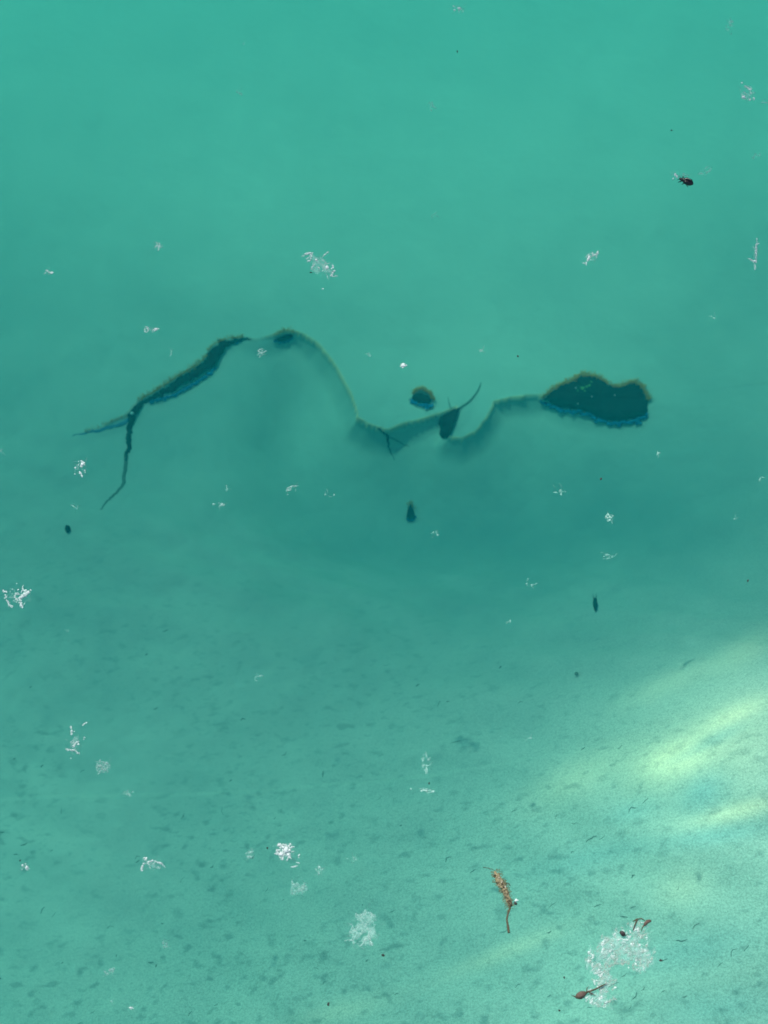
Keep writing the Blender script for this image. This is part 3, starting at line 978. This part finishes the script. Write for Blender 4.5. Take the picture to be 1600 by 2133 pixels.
fluff("ragged white fluff above the shelf crest with a bright yellowish lump at its lower right", 664, 552, 34, 18, 32, 6, 2, 4, 26, 1,
      strokes=[(2.0, [(629, 536), (635, 531), (642, 528), (650, 527)]), (1.3, [(650, 527), (648, 536), (645, 546)]), (1.2, [(672, 536), (678, 530), (684, 526)]), (1.7, [(690, 560), (694, 556), (692, 552)]), (1.6, [(690, 568), (697, 565), (692, 572), (691, 576), (698, 576), (702, 575)]), (1.2, [(648, 562), (654, 552), (656, 548)])],
      spots=[(681.5, 558, 4.2, 4.6, 0), (659, 542, 3.4, 2.4, 40), (647, 532, 1.8, 2.4, 0), (643, 544, 2.2, 3.0, 60), (694, 558, 3.4, 1.8, -40), (673, 602, 2.2, 1.6, 30)])
fluff("spiky white fluff at the left edge with one thick bright arm pointing up right", 36, 1245, 26, 17, 0, 4, 2, 2, 18, 1,
      strokes=[(2.0, [(6, 1230), (10, 1233), (14, 1234)]), (1.6, [(14, 1250), (17, 1256), (20, 1262), (18, 1265)]), (1.8, [(20, 1261), (26, 1265)]), (1.6, [(30, 1242), (34, 1238), (38, 1235)]), (1.6, [(31, 1243), (35, 1250), (34, 1256)]), (4.2, [(41, 1249), (48, 1242), (56, 1235), (62, 1232)]), (3.2, [(42, 1250), (44, 1257), (46, 1265)]), (1.3, [(45, 1236), (47, 1226), (48, 1220)])],
      spots=[(38, 1229, 2.2), (35, 1216, 1.6), (59, 1234, 4.2, 3, -35), (45, 1263, 2.6, 3.6, 0), (26, 1228, 1.2)])
fluff("brightest thick white tuft left of centre, low in the water near the bottom", 592, 1774, 18, 16, 20, 34, 3, 2, 34, 2, r=1.5, ln=14,
      strokes=[(1.2, [(606, 1807), (612, 1806), (620, 1804)]), (1.2, [(618, 1797), (624, 1799)]), (1.3, [(623, 1788), (622, 1782), (624, 1780)]), (1.8, [(605, 1766), (612, 1765)]), (2.0, [(600, 1785), (606, 1788)])],
      spots=[(596, 1772, 8, 7, 30), (586, 1780, 6, 5, 0), (581, 1761, 4, 3.4, 40), (590, 1766, 4.5, 4, 0), (601, 1782, 5, 4, 60), (603, 1772, 4, 3, 0)])
fluff("tall thin broken fluff near the left edge, upright streaks above a small cross bar", 157, 1543, 12, 34, 12, 3, 2, 2, 14, 1,
      strokes=[(1.5, [(148, 1512), (149, 1520), (150, 1530)]), (1.2, [(172, 1512), (177, 1507), (182, 1506)]), (1.6, [(137, 1561), (146, 1563), (156, 1564)]), (1.5, [(156, 1564), (163, 1569), (166, 1571)]), (1.6, [(152, 1556), (158, 1549), (164, 1545)]), (1.3, [(174, 1541), (176, 1536)])],
      spots=[(164, 1551, 2.8, 2.2, 40), (148, 1580, 1.8), (153, 1554, 2.6, 2.2, 0), (149, 1530, 2.4, 2, 0)])
fluff("curly grey-white fluff just below right of the tall thin one", 215, 1597, 13, 10, 0, 16, 1, 3, 18, 0, r=1.2, ln=18,
      strokes=[(1.5, [(203, 1590), (206, 1597), (212, 1602), (208, 1608)]), (1.4, [(206, 1590), (216, 1588), (226, 1592), (230, 1600)]), (1.2, [(218, 1598), (222, 1592), (226, 1600)])], spots=[(208, 1609, 2.2), (204, 1594, 2.0)])
fluff("bent white fluff like an upside-down V, left of the brightest tuft", 318, 1799, 24, 14, 10, 5, 2, 2, 16, 1,
      strokes=[(1.8, [(295, 1815), (297, 1806), (302, 1798)]), (1.6, [(308, 1797), (318, 1793), (326, 1796)]), (1.6, [(326, 1796), (334, 1799), (340, 1802)]), (1.1, [(338, 1802), (344, 1807)])],
      spots=[(304, 1790, 3.4, 4, 0), (309, 1796, 2.6), (334, 1798, 3.4, 2.2, 30), (296, 1814, 2.8, 2, 0)])
fluff("wide loose ragged fluff at the bottom left of the catkin", 757, 1936, 30, 40, 20, 26, 4, 5, 50, 0, r=1.2, ln=16,
      strokes=[(2.0, [(752, 1972), (758, 1962), (764, 1952), (768, 1948)]), (2.2, [(768, 1950), (772, 1960), (775, 1970)]), (1.5, [(720, 1960), (728, 1958), (736, 1960)]), (1.4, [(750, 1930), (756, 1940), (748, 1948)]), (1.4, [(772, 1900), (776, 1908), (766, 1914)])],
      spots=[(783, 1917, 2.2, 1.8, 0), (765, 1954, 4, 6, 20), (774, 1966, 2.6, 5, 20), (719, 1960, 2.4, 1.6, 0), (752, 1946, 4, 3, 0)])
fluff("faint sodden fluff below the brightest tuft", 621, 1848, 16, 18, 0, 14, 2, 4, 20, -1, r=1.5, ln=16, spots=[(624, 1854, 5, 5, 0), (612, 1862, 4, 3, 0)])
fluff("small fluff with an upright bright core, below left of the beetle", 1230, 537, 15, 9, -35, 5, 0, 2, 14, 1,
      strokes=[(1.4, [(1214, 549), (1222, 548)]), (1.2, [(1234, 535), (1242, 528), (1247, 523)])], spots=[(1226.5, 538, 3.2, 7.0, 15), (1245, 526, 2.6, 2.0, 0)])
fluff("upright stringy fluff at the right edge with a hooked foot", 1573, 535, 5, 26, 3, 2, 1, 1, 9, 1,
      strokes=[(1.8, [(1577, 505), (1575, 518), (1575, 530), (1574, 540)]), (1.5, [(1559, 539), (1566, 542), (1574, 548)]), (1.3, [(1573, 552), (1572, 562)]), (1.2, [(1576, 503), (1577, 497)])], spots=[(1580, 508, 2.0), (1573, 545, 4.2, 3.4, 20), (1575, 528, 2.2, 3.4, 0)])
fluff("knotty white fluff in the upper right corner, round dots below a bright streak", 1557, 195, 15, 18, 30, 4, 0, 3, 14, 1,
      strokes=[(1.6, [(1551, 180), (1556, 183), (1561, 187)])], spots=[(1545.5, 173, 2.4), (1562.5, 187, 3.6, 2.4, 20), (1549, 203, 4.0, 3.6, 0), (1562, 208, 3.2, 2.2, 0), (1570, 206, 3.0, 2.8, 0), (1553, 181, 2.0)])
fluff("tiny bright chip just right of the knotty corner fluff", 1588, 214, 3, 2, -30, 1, 0, 0, 2, 0, spots=[(1588, 214, 2.8, 1.8, -30)])
fluff("creamy fluff under the branch's side twig, broken into four crumbs", 167, 973, 12, 14, 0, 4, 1, 1, 12, 1,
      strokes=[(1.6, [(166, 985), (170, 990), (172, 994)])], spots=[(172, 968, 5.2, 5.6, 20), (157, 975, 2.8, 2, 30), (167, 985, 2.4, 3.6, -20), (156, 988, 2.0), (171, 992, 2.0, 2.8, -30), (164, 962, 1.6)])
rt = fluff("small white square ring beside a pale smear, above the branch", 315, 688, 14, 4, 0, 1, 0, 1, 6, 1,
           strokes=[(1.3, [(302, 685), (302, 691), (307, 691.5), (307.5, 685.5), (302, 685)]), (1.6, [(318, 688), (325, 685), (332, 686)]), (1.1, [(318, 692), (324, 687)])], spots=[(325, 686.5, 5.0, 2.4, -8)])
fluff("bright cream dot with a small tail near the bottom left edge", 54, 1807, 9, 6, 0, 3, 1, 1, 12, 1, spots=[(56, 1808, 4.0, 4.6, 0), (47, 1803, 2.4, 2.8, 0), (53, 1800, 2.0)])
fluff("pale flat streak of fluff with a tiny crumb off its left end", 891, 1647, 14, 3, 0, 2, 0, 1, 7, 0, strokes=[(1.8, [(876, 1648), (884, 1647.5), (891, 1647), (896, 1645)])], spots=[(902, 1649, 3.6, 2.6, 20), (856, 1644, 2.2, 1.8, 0)])
fluff("faint upright smear of fluff above the pale flat streak", 888, 1588, 9, 24, 0, 6, 1, 3, 8, -1, ln=10)
fluff("small white fluff at the very top edge right of centre", 954, 19, 9, 6, 0, 5, 1, 1, 10, 1, spots=[(957, 18, 3.4, 2.6, 0), (947, 21, 2.2)])
fluff("single bright white chip above the shelf edge and left of the oval pebble", 841, 762, 5, 4, 0, 2, 0, 0, 5, 1, spots=[(840, 762, 5.6, 4.8, 10), (847, 761, 2.2)])
fluff("small speckled fluff just below the gap between branch tip and wood stub", 544, 733, 8, 6, 0, 5, 2, 1, 8, 0, spots=[(544, 736, 5, 2.6, 0), (541, 729, 3, 2, 0)])
fluff("thin wiry white fluff in the middle of the shaded bed", 608, 1018, 14, 8, -10, 2, 0, 0, 8, 0, strokes=[(1.2, [(599, 1018), (606, 1014), (614, 1013), (622, 1012)]), (1.4, [(607, 1014), (604, 1022), (600, 1020)])], spots=[(599, 1031, 1.8), (604, 1021, 2.2, 3.2, 0)])
fluff("pair of small white flakes to the left of the wiry fluff", 458, 1050, 13, 4, 0, 1, 0, 0, 5, 0, spots=[(445, 1051, 3.2, 2.2, 0), (463, 1051, 5.4, 3.4, 10), (456, 1048, 1.8)])
fluff("short pale upright flake above the pair of small flakes", 473, 1020, 3, 5, 0, 1, 0, 0, 3, -1, spots=[(473, 1020, 3.0, 4.6, 0)])
fluff("two pale dots side by side right of the wiry fluff", 686, 1031, 9, 2, 0, 0, 0, 0, 3, 0, spots=[(678, 1031, 2.2), (696, 1031, 2.4)])
fluff("crumpled small fluff on the shaded bed at the right", 1268, 1080, 8, 9, 20, 5, 1, 1, 10, 0, strokes=[(1.2, [(1262, 1076), (1266, 1072), (1271, 1077)])], spots=[(1270, 1084, 2.6, 2.2, 0), (1264, 1077, 2.4)])
fluff("two faint wisps below the crumpled small fluff", 1267, 1160, 10, 6, 10, 3, 2, 1, 6, -1)
fluff("small white dash with a speck near the left edge, upper half", 103, 567, 9, 4, 10, 2, 0, 0, 6, 1, strokes=[(1.5, [(96, 564), (103, 568), (111, 569)])], spots=[(109, 568, 3.4, 2.0, 10)])
fluff("small pale scribble of fluff in the upper left, above the square ring", 328, 514, 10, 5, 0, 5, 1, 1, 8, 1)
fluff("faint upright wisp near the upper right corner", 1522, 54, 8, 16, 10, 5, 1, 2, 9, -1, spots=[(1525, 46, 2.2)])
fluff("faint tall wisp in the upper middle with a pale tip", 900, 220, 5, 12, 0, 3, 1, 1, 7, -1, spots=[(900, 215, 2.4, 3.0, 0)])
fluff("two bright chips just left of the black beetle", 1406, 367, 6, 6, -45, 1, 0, 1, 5, 1, spots=[(1406.5, 364, 2.6, 3.6, 25), (1402, 373, 1.8, 2.6, 25), (1410, 368, 2.4, 2.8, 20)])
fluff("film of pale fluff clinging to the beetle's upper side", 1425, 365, 9, 4, 10, 2, 0, 2, 5, -1, spots=[(1426, 364, 4.6, 3.0, 20)])
fluff("faint trail of wisps to the right of the beetle", 1470, 357, 16, 8, -35, 4, 3, 2, 10, -1)
fluff("faint speck pair at the right edge higher than the beetle", 1575, 326, 10, 6, -20, 3, 2, 1, 6, -1)
fluff("tiny cream curl with a pale hook in the lower left quarter", 267, 1655, 8, 6, 0, 2, 0, 0, 10, 0, strokes=[(1.4, [(262, 1655), (267, 1654), (271, 1657), (270, 1661)])])
fluff("folded white scrap near the bottom left", 229, 2023, 11, 6, -30, 3, 0, 1, 7, 0, strokes=[(1.4, [(218, 2023), (222, 2029), (227, 2031)])], spots=[(233, 2021, 7.0, 3.6, -30), (224, 2028, 3.4, 2, 20)])
fluff("faint soft tuft near the bottom, between folded scrap and ragged fluff", 344, 1967, 6, 9, -20, 5, 1, 2, 9, -1, r=1.3)
fluff("bright little chip at the bottom edge of the lower left", 273, 2100, 5, 3, 10, 1, 0, 0, 3, 1, spots=[(273, 2100, 4.4, 2.4, 15)])
fluff("small bright dash just above the bottom edge chip", 232, 2086, 3, 2, 0, 0, 0, 0, 2, 0, spots=[(232, 2086, 3.4, 1.8, 0)])
fluff("grey-white double leaf of fluff left of the brightest tuft", 518, 1780, 11, 8, -25, 3, 0, 2, 8, 0, spots=[(519, 1785, 7.0, 2.8, 15), (523, 1776, 6.0, 3.0, -35)])
fluff("small dull upright fluff right of the brightest tuft", 665, 1812, 5, 9, 10, 5, 1, 1, 8, 0, spots=[(665, 1808, 4, 4.4, 0), (664, 1820, 2.4, 3.6, 0)])
fluff("pale speck above the leaf stalk", 1002, 731, 3, 2, 0, 1, 0, 0, 4, 0, spots=[(1002, 731, 3.4, 2.6, 0)])
fluff("tiny bright ring at the right, above the long stone", 1488, 663, 3, 3, 0, 0, 0, 0, 3, 0, spots=[(1488, 663, 2.6, 2.2, 0)])
fluff("tiny white speck below right of the long stone", 1370, 945, 3, 2, 0, 1, 0, 0, 4, 0, spots=[(1370, 945, 2.4, 1.8, 0)])
fluff("faint forked wisp in the upper middle below the tall wisp", 903, 452, 4, 6, 0, 3, 1, 0, 4, -1)
fluff("tiny white dot high up left of the middle", 508, 92, 2, 2, 0, 0, 0, 0, 2, 0, spots=[(508, 92, 2.0)])
fluff("faint small tuft below the high tiny dot", 501, 194, 5, 4, 0, 3, 1, 1, 4, -1)
fluff("faint pale fleck left of the single bright chip", 768, 739, 3, 3, 0, 1, 0, 0, 3, -1, spots=[(768, 738, 2.6, 3, 0)])
fluff("little white drop on the shaded bed left of the pronged seed", 1063, 1294, 2, 3, 0, 0, 0, 0, 2, 0, spots=[(1063, 1294, 1.8, 3.0, 0)])
fluff("white sliver near the right edge, level with the drop pebble", 1583, 998, 3, 5, 20, 1, 0, 0, 2, -1, spots=[(1583, 998, 1.8, 4.0, 20)])
fluff("pale tuft right below the drop-shaped pebble", 908, 1110, 7, 4, 0, 3, 1, 1, 6, -1)
fluff("beige smudge of fluff above the round dark pebble at the left", 160, 1056, 8, 4, 0, 3, 1, 1, 6, -1)
fluff("thin white dash left of the sunny bank", 1105, 1538, 4, 1.5, 0, 0, 0, 0, 2, 0, spots=[(1105, 1538, 4.0, 1.4, 0)])
fluff("tiny pale dot near the right edge above the sunny bank", 1530, 1081, 2, 2, 0, 0, 0, 0, 2, -1, spots=[(1530, 1081, 2.4)])
fluff("white crumb cut by the left edge beside the branch", 2, 940, 3, 3, 0, 0, 0, 0, 3, 0, spots=[(1, 940, 3.4, 2.4, 0)])
fluff("faint pale curl on the shaded bed, right of the drop pebble", 1103, 1216, 10, 5, 15, 3, 1, 1, 5, -1)
fluff("pale smear right of the folded shelf edge, under the notch", 1165, 1025, 10, 10, 30, 4, 1, 1, 6, -1)
fluff("tiny white bead at the left, under the spiky fluff", 141, 1316, 3, 3, 0, 0, 0, 0, 2, 0, spots=[(141, 1316, 1.8), (143, 1335, 1.6)])
fluff("faint pale flake hanging above the square ring's right end", 357, 731, 3, 3, 0, 1, 0, 0, 3, -1, spots=[(357, 732, 2.4, 2.8, 0)])
fluff("faint pale smudge in the lower middle above the brightest tuft", 534, 1410, 8, 5, -30, 3, 1, 1, 5, -1)
fluff("loose pale wisps scattered just above the wide ragged fluff", 735, 1790, 10, 6, 0, 2, 1, 1, 5, -1)

# the big woolly mat at the lower right
P0_ = surf(np.array(1285.), np.array(2000.))
mt = empty("cotton_mat", P0_, "big woolly white mat of seed cotton in two lobes with a waist", "fluff")
LOBES = [(1300, 1972, 56, 38, -12, 330), (1258, 1995, 26, 26, 0, 60), (1335, 1990, 26, 36, 10, 90), (1248, 2018, 22, 16, 0, 70), (1258, 2050, 22, 22, 0, 100), (1245, 2078, 34, 20, 12, 120), (1325, 1935, 20, 18, -30, 40), (1228, 2000, 8, 22, 15, 40)]
mb, fz = MB(), MB()
for lx, ly, lw, lh, la, ln_ in LOBES:
    c_, s_ = math.cos(math.radians(la)), math.sin(math.radians(la))
    for k in range(int(ln_ * 2.6)):
        q, w_ = rng.random() ** .5 * 1.03, rng.uniform(0, 6.283)
        u, v = lw * q * math.cos(w_), lh * q * math.sin(w_)
        a, b = lx + u * c_ - v * s_, ly + u * s_ + v * c_
        # thin places show the water
        if vnoise(np.array([a / 100.]), np.array([b / 100.]), 7.0, 21)[0] < -.05 and rng.random() < .85: continue
        if k % 3 == 0: strand(fz, wander(a, b, rng.uniform(6, 18), rng.gauss(-.75, .9), .4), rng.uniform(.25, .6), 1.0 + rng.uniform(0, 1.0), .6)
        elif k % 3 == 1: crumbs(mb, wander(a, b, rng.uniform(2, 11), rng.gauss(-.8, .6), .4), rng.uniform(.7, 1.8), 1.2)
mb.build("strand", simple_mat("mat_cotton", (.50, .66, .57), (.66, .77, .68), 400.0, .85, .2, 0.0, .2, .30, 380.0), mt)
fz.build("wet_strand", dull_mat, mt)
mb = MB()
for lx, ly, lw, lh, la, ln_ in LOBES:
    c_, s_ = math.cos(math.radians(la)), math.sin(math.radians(la))
    for k in range(int(ln_ * .10)):
        q, w_ = rng.random() ** .5, rng.uniform(0, 6.283)
        u, v = lw * q * math.cos(w_), lh * q * math.sin(w_)
        crumbs(mb, wander(lx + u * c_ - v * s_, ly + u * s_ + v * c_, rng.uniform(2, 12), rng.gauss(-.8, .6), .4), rng.uniform(.8, 2.0), 2.4)
mb.build("bright_strand", white_mat, mt)
mb = MB()
for lx, ly, lw, lh, la, ln_ in LOBES:
    for k in range(9):
        film(mb, lx + rng.gauss(0, lw * .3), ly + rng.gauss(0, lh * .3), lw * rng.uniform(.25, .6), lh * rng.uniform(.25, .6), la + rng.uniform(-20, 20))
mb.build("wet_film", film_mat, mt)
for k in range(14):
    lx, ly, lw, lh, la, ln_ = LOBES[rng.choice([0, 0, 2, 4, 5, 5])]
    mb = MB(); flake(mb, lx + rng.gauss(0, lw * .45), ly + rng.gauss(0, lh * .45), rng.uniform(2, 4.2), rng.uniform(1.5, 3)); mb.build("flake", core_mat, mt)

# bud scale, twigs and seed caught in the mat
def at_s(x, y, h=0.0):
    p_ = surf(np.array(float(x)), np.array(float(y)))
    p_[2] = h * scale_at(x, y)
    return p_


bs = empty("bud_scale", at_s(1210, 2076), "reddish brown pointed bud scale at the left tip of the cotton mat's lower lobe", "bud scale")
mb = MB()
mb.tube([at_s(1199, 2079, 3), at_s(1203, 2077, 4), at_s(1208, 2075.5, 5), at_s(1213, 2073, 5), at_s(1218, 2070, 4), at_s(1221, 2068, 3)], [v * .0005 for v in (2, 5.4, 6.8, 6.2, 4.2, 1.8)], 9, .7, .08); mb.build("scale", rust_mat, bs)
mb = MB(); mb.tube([at_s(1201, 2079, 3), at_s(1196, 2076, 2.5), at_s(1191, 2074, 2)], [v * .0005 for v in (2, 1, .4)], 5); mb.build("tip", brown_mat, bs)
mb = MB(); mb.tube([at_s(1204, 2081, 6), at_s(1210, 2078, 9), at_s(1217, 2072, 7)], [v * .0005 for v in (1.2, 1.6, .8)], 5); mb.build("ridge", rust_mat, bs)
tg = empty("dry_twig", at_s(1245, 2062), "thin dry brown twig lying across the lower lobe of the cotton mat", "twig")
mb = MB(); mb.tube([at_s(1219, 2070, 6), at_s(1231, 2066, 6.5), at_s(1243, 2061, 6), at_s(1254, 2055, 6), at_s(1263, 2050, 5)], [v * .0005 for v in (1.6, 1.7, 1.4, 1.2, .7)], 6, 1, .15); mb.build("stem", brown_mat, tg)
mb = MB(); mb.tube([at_s(1226, 2068, 6), at_s(1232, 2072, 6), at_s(1240, 2075, 5)], [v * .0005 for v in (1.3, 1.0, .5)], 5); mb.build("side_twig", brown_mat, tg)
mb = MB(); mb.tube([at_s(1222, 2068, 6), at_s(1222, 2061, 5), at_s(1226, 2056, 4)], [v * .0005 for v in (1.1, .8, .4)], 5); mb.build("side_twig", brown_mat, tg)
lfg = empty("leaf_scrap", at_s(1338, 1925), "torn brown leaf scrap with thin stalks at the cotton mat's upper tip", "leaf scrap")
mb = MB(); mb.sheet([at_s(x, y, 5) for x, y in ((1341, 1924), (1346, 1918), (1354, 1917), (1357, 1921), (1350, 1925), (1345, 1930), (1340, 1932))], .0006, .001, .4); mb.build("blade", rust_mat, lfg)
mb = MB(); mb.tube([at_s(x, y, 4) for x, y in ((1326, 1915), (1325, 1923), (1321, 1931), (1318, 1940))], [v * .0005 for v in (1.4, 1.3, 1.1, .6)], 5); mb.build("stalk", brown_mat, lfg)
mb = MB(); mb.tube([at_s(x, y, 4) for x, y in ((1342, 1928), (1338, 1934), (1335, 1941))], [v * .0005 for v in (1.4, 1.1, .5)], 5); mb.build("stalk", brown_mat, lfg)
mb = MB(); mb.tube([at_s(x, y, 4) for x, y in ((1318, 1921), (1326, 1916), (1336, 1915), (1343, 1919))], [v * .0005 for v in (.8, 1.1, 1.2, .9)], 5); mb.build("rim", brown_mat, lfg)
ds = empty("dark_seed", at_s(1297, 1948), "dark plump seed sitting on the upper lobe of the cotton mat", "seed")
mb = MB(); mb.tube([at_s(1291.5, 1943, 6), at_s(1294, 1945, 7), at_s(1297.5, 1948, 7), at_s(1301, 1951.5, 6)], [v * .0005 for v in (2.2, 3.8, 4.6, 2.2)], 8, .8, .08); mb.build("husk", seed_mat, ds)
mb = MB(); mb.tube([at_s(1300, 1950, 6), at_s(1305, 1950, 5), at_s(1310, 1948, 4)], [v * .0005 for v in (.9, .7, .3)], 4); mb.build("stalk", brown_mat, ds)

# the catkin
ck = empty("catkin", at_s(1048, 1855), "golden brown hairy catkin with a thin stalk floating beside the cotton mat", "catkin")
axis_c = path([(1030, 1816, 3.5), (1033, 1822, 7), (1038, 1832, 8.5), (1043, 1842, 8.5), (1048, 1851, 8), (1053, 1860, 8.5), (1057, 1870, 7.5), (1060, 1879, 7), (1062, 1888, 6), (1062, 1894, 2.5)], 2.5)
mb = MB()
mb.tube([at_s(a, b, 3) for a, b, _ in axis_c], [r_ * .00035 * rng.uniform(.7, 1.15) for _, _, r_ in axis_c], 10, .75, .16); mb.build("body", gold_mat, ck)
for k in range(46):
    a, b, r_ = axis_c[2 + int(rng.random() * (len(axis_c) - 4))]
    o_ = rng.uniform(-.85, .85)
    mb = MB()
    flake(mb, a + o_ * r_ * .9, b - o_ * r_ * .35, rng.uniform(1.6, 3.4), rng.uniform(1.2, 2.2), 60 + rng.gauss(0, 25), z=3 + 5 * math.sqrt(1 - o_ * o_))
    mb.build("scale", [gold_mat, brown_mat, gold_mat, pale_mat, brown_mat][k % 5] if (b < 1850 or k % 3 == 0) else brown_mat, ck)
mb = MB()
for k in range(150):
    a, b, r_ = axis_c[int(rng.random() * len(axis_c))]
    sgn = rng.choice((-1, 1)); w_ = rng.gauss(-.45 if sgn > 0 else 2.7, .5)
    a += math.cos(w_) * r_ * .7; b += math.sin(w_) * r_ * .7
    strand(mb, wander(a, b, rng.uniform(4, 12), w_, .25), rng.uniform(.3, .6), 3, .2, 3)
mb.build("hair", hair_mat, ck)
mb = MB(); q_ = path([(1062, 1893, 2.0), (1058, 1905, 1.7), (1056, 1916, 1.8), (1057.5, 1927, 2.0), (1059, 1937, 2.4), (1060, 1944, 2.4)], 3)
mb.tube([at_s(a, b, 2) for a, b, _ in q_], [r_ * .0005 for _, _, r_ in q_], 6, 1, .1); mb.build("stalk", brown_mat, ck)
mb = MB(); strand(mb, [(1031, 1815), (1024, 1812), (1015, 1809), (1006, 1808)], .7, 2, .3); strand(mb, [(1053, 1841), (1060, 1843), (1063, 1848)], .9, 4, .3); mb.build("thread", brown_mat, ck)
sx = empty("dark_seed", at_s(1074, 1880), "tiny dark seed with a white tuft beside the catkin's lower end", "seed")
mb = MB(); flake(mb, 1074, 1882, 4.2, 3.4, 20); mb.build("husk", seed_mat, sx)
mb = MB(); flake(mb, 1076, 1875.5, 4.0, 3.0, 10); mb.build("tuft", core_mat, sx)
mb = MB(); strand(mb, [(1062, 1891), (1067, 1887), (1072, 1884)], .8, 2, .2); mb.build("thread", brown_mat, sx)

# the black beetle
bt = empty("beetle", at_s(1430, 379.5), "small black beetle floating in the upper right, highlights modelled as streaks on its wing cases", "beetle")
sb_ = scale_at(1430, 380)
d_ = np.array([math.cos(math.radians(-31)), math.sin(math.radians(-31)), 0])       # towards its tail
l_ = np.array([-d_[1], d_[0], 0])
fy = 1.22                                                                      # picture rows lie closer together than columns here


def bp(u, v, h):
    """beetle space: u along the body (tail positive), v to its side, h up; in picture points"""
    return np.array(bt.location) + (d_ * u + l_ * v) * sb_ * 1.12 + np.array([0, 0, h * sb_])


mb = MB(); mb.tube([bp(u, 0, 1.5) for u in (-7, -5, -1, 4, 8.5, 11.5, 13)], [v * sb_ for v in (3.5, 5.5, 7.4, 7.8, 6.6, 4.0, 1.2)], 12, .45); mb.build("abdomen", black_mat, bt)
for s_ in (-1, 1):
    mb = MB()
    mb.tube([bp(-6, s_ * 2.6, 3.4), bp(-3, s_ * 3.5, 4.4), bp(2, s_ * 3.8, 4.8), bp(7, s_ * 3.3, 4.3), bp(11, s_ * 2.0, 3.0), bp(13.6, s_ * .7, 1.6)], [v * sb_ for v in (2.4, 3.6, 4.0, 3.6, 2.4, .6)], 10, .75)
    w_ = mb.build("wing_case", black_mat, bt)
    mb = MB(); mb.tube([bp(-3 if s_ > 0 else -5, s_ * 3.4, 7.4), bp(2, s_ * 3.9, 8.0), bp(7 if s_ > 0 else 4, s_ * 3.5, 7.2)], [v * sb_ for v in (.5, .8, .35)], 6); mb.build("streak", pale_mat if s_ > 0 else rust_mat, w_)  # highlight on each wing case, modelled as a thin raised strip
mb = MB(); mb.tube([bp(-11, 0, 2.4), bp(-9.5, 0, 3.0), bp(-7.5, 0, 3.4), bp(-5.6, 0, 3.4)], [v * sb_ for v in (3.6, 5.0, 5.8, 4.6)], 10, .65); mb.build("thorax", black_mat, bt)
mb = MB(); mb.tube([bp(-15, 0, 1.8), bp(-13.6, 0, 2.2), bp(-11.6, 0, 2.4), bp(-10.6, 0, 2.4)], [v * sb_ for v in (1.4, 3.0, 3.6, 3.0)], 9, .7); hd = mb.build("head", black_mat, bt)
for s_ in (-1, 1):
    mb = MB(); mb.tube([bp(-14, s_ * 1.8, 2.4), bp(-16, s_ * 4, 2.6), bp(-16.5, s_ * 6.5, 2)], [v * sb_ for v in (.6, .55, .3)], 5); mb.build("antenna", black_mat, hd)
    for u0, u1, v1, u2, v2 in ((-9, -11, 7.5, -13.5, 9), (-3, -3, 9, -5, 10.5), (2, 5, 9, 8, 10)):
        mb = MB(); mb.tube([bp(u0, s_ * 4.5, 1.6), bp(u1, s_ * v1, 2.4), bp(u2, s_ * v2, .6)], [v * sb_ for v in (1.3, 1.0, .5)], 6); mb.build("leg", black_mat, bt)
mb = MB(); mb.tube([bp(-6.6, -1.6, 7.4), bp(-5.2, -2.4, 8.2), bp(-3.8, -1.2, 8.4)], [v * sb_ for v in (.8, 1.5, .6)], 6); mb.build("neck_patch", pale_mat, bt)

# loose dark specks on the water
SPECKS = [(953, 108, 1.6, 3.2, 0, "tiny dark speck at the top, right of the middle"), (648, 568, 3.6, 1.6, 0, "tiny dark dash under the ragged fluff above the shelf crest"), (557, 1767, 2.0, 2.4, 0, "tiny black dot just left of the brightest tuft"),
          (1252, 998, 2.0, 3.4, 20, "dark speck on the shaded bed right of the notch"), (1377, 2001, 4.4, 2.4, -25, "black splinter right of the cotton mat"), (1175, 2036, 1.8, 2.8, 0, "black dot left of the cotton mat's waist"),
          (684, 2092, 2.6, 4.0, 20, "dark crumb near the bottom edge below the wide ragged fluff"), (798, 1990, 4.2, 2.6, -30, "dark splinter at the lower right of the wide ragged fluff"), (894, 1632, 1.8, 3.0, 15, "black grain above the pale flat streak"),
          (42, 1793, 1.8, 2.0, 0, "tiny black dot above the bright cream dot"), (1399, 272, 2.4, 1.6, 0, "faint dark fleck up left of the beetle"), (1079, 742, 1.8, 2.4, 0, "tiny dark fleck right of the leaf stalk"),
          (1165, 2105, 2.4, 2.0, 0, "dark grain at the bottom edge left of the bud scale"), (1558, 1210, 2.0, 3.0, 10, "dark fleck near the right edge above the sunny bank")]
for x, y, a, b, w_, lab in SPECKS:
    mb = MB(); flake(mb, x, y, a, b, w_)
    tag(mb.build("speck", seed_mat), lab, "speck", "dark specks on the water")
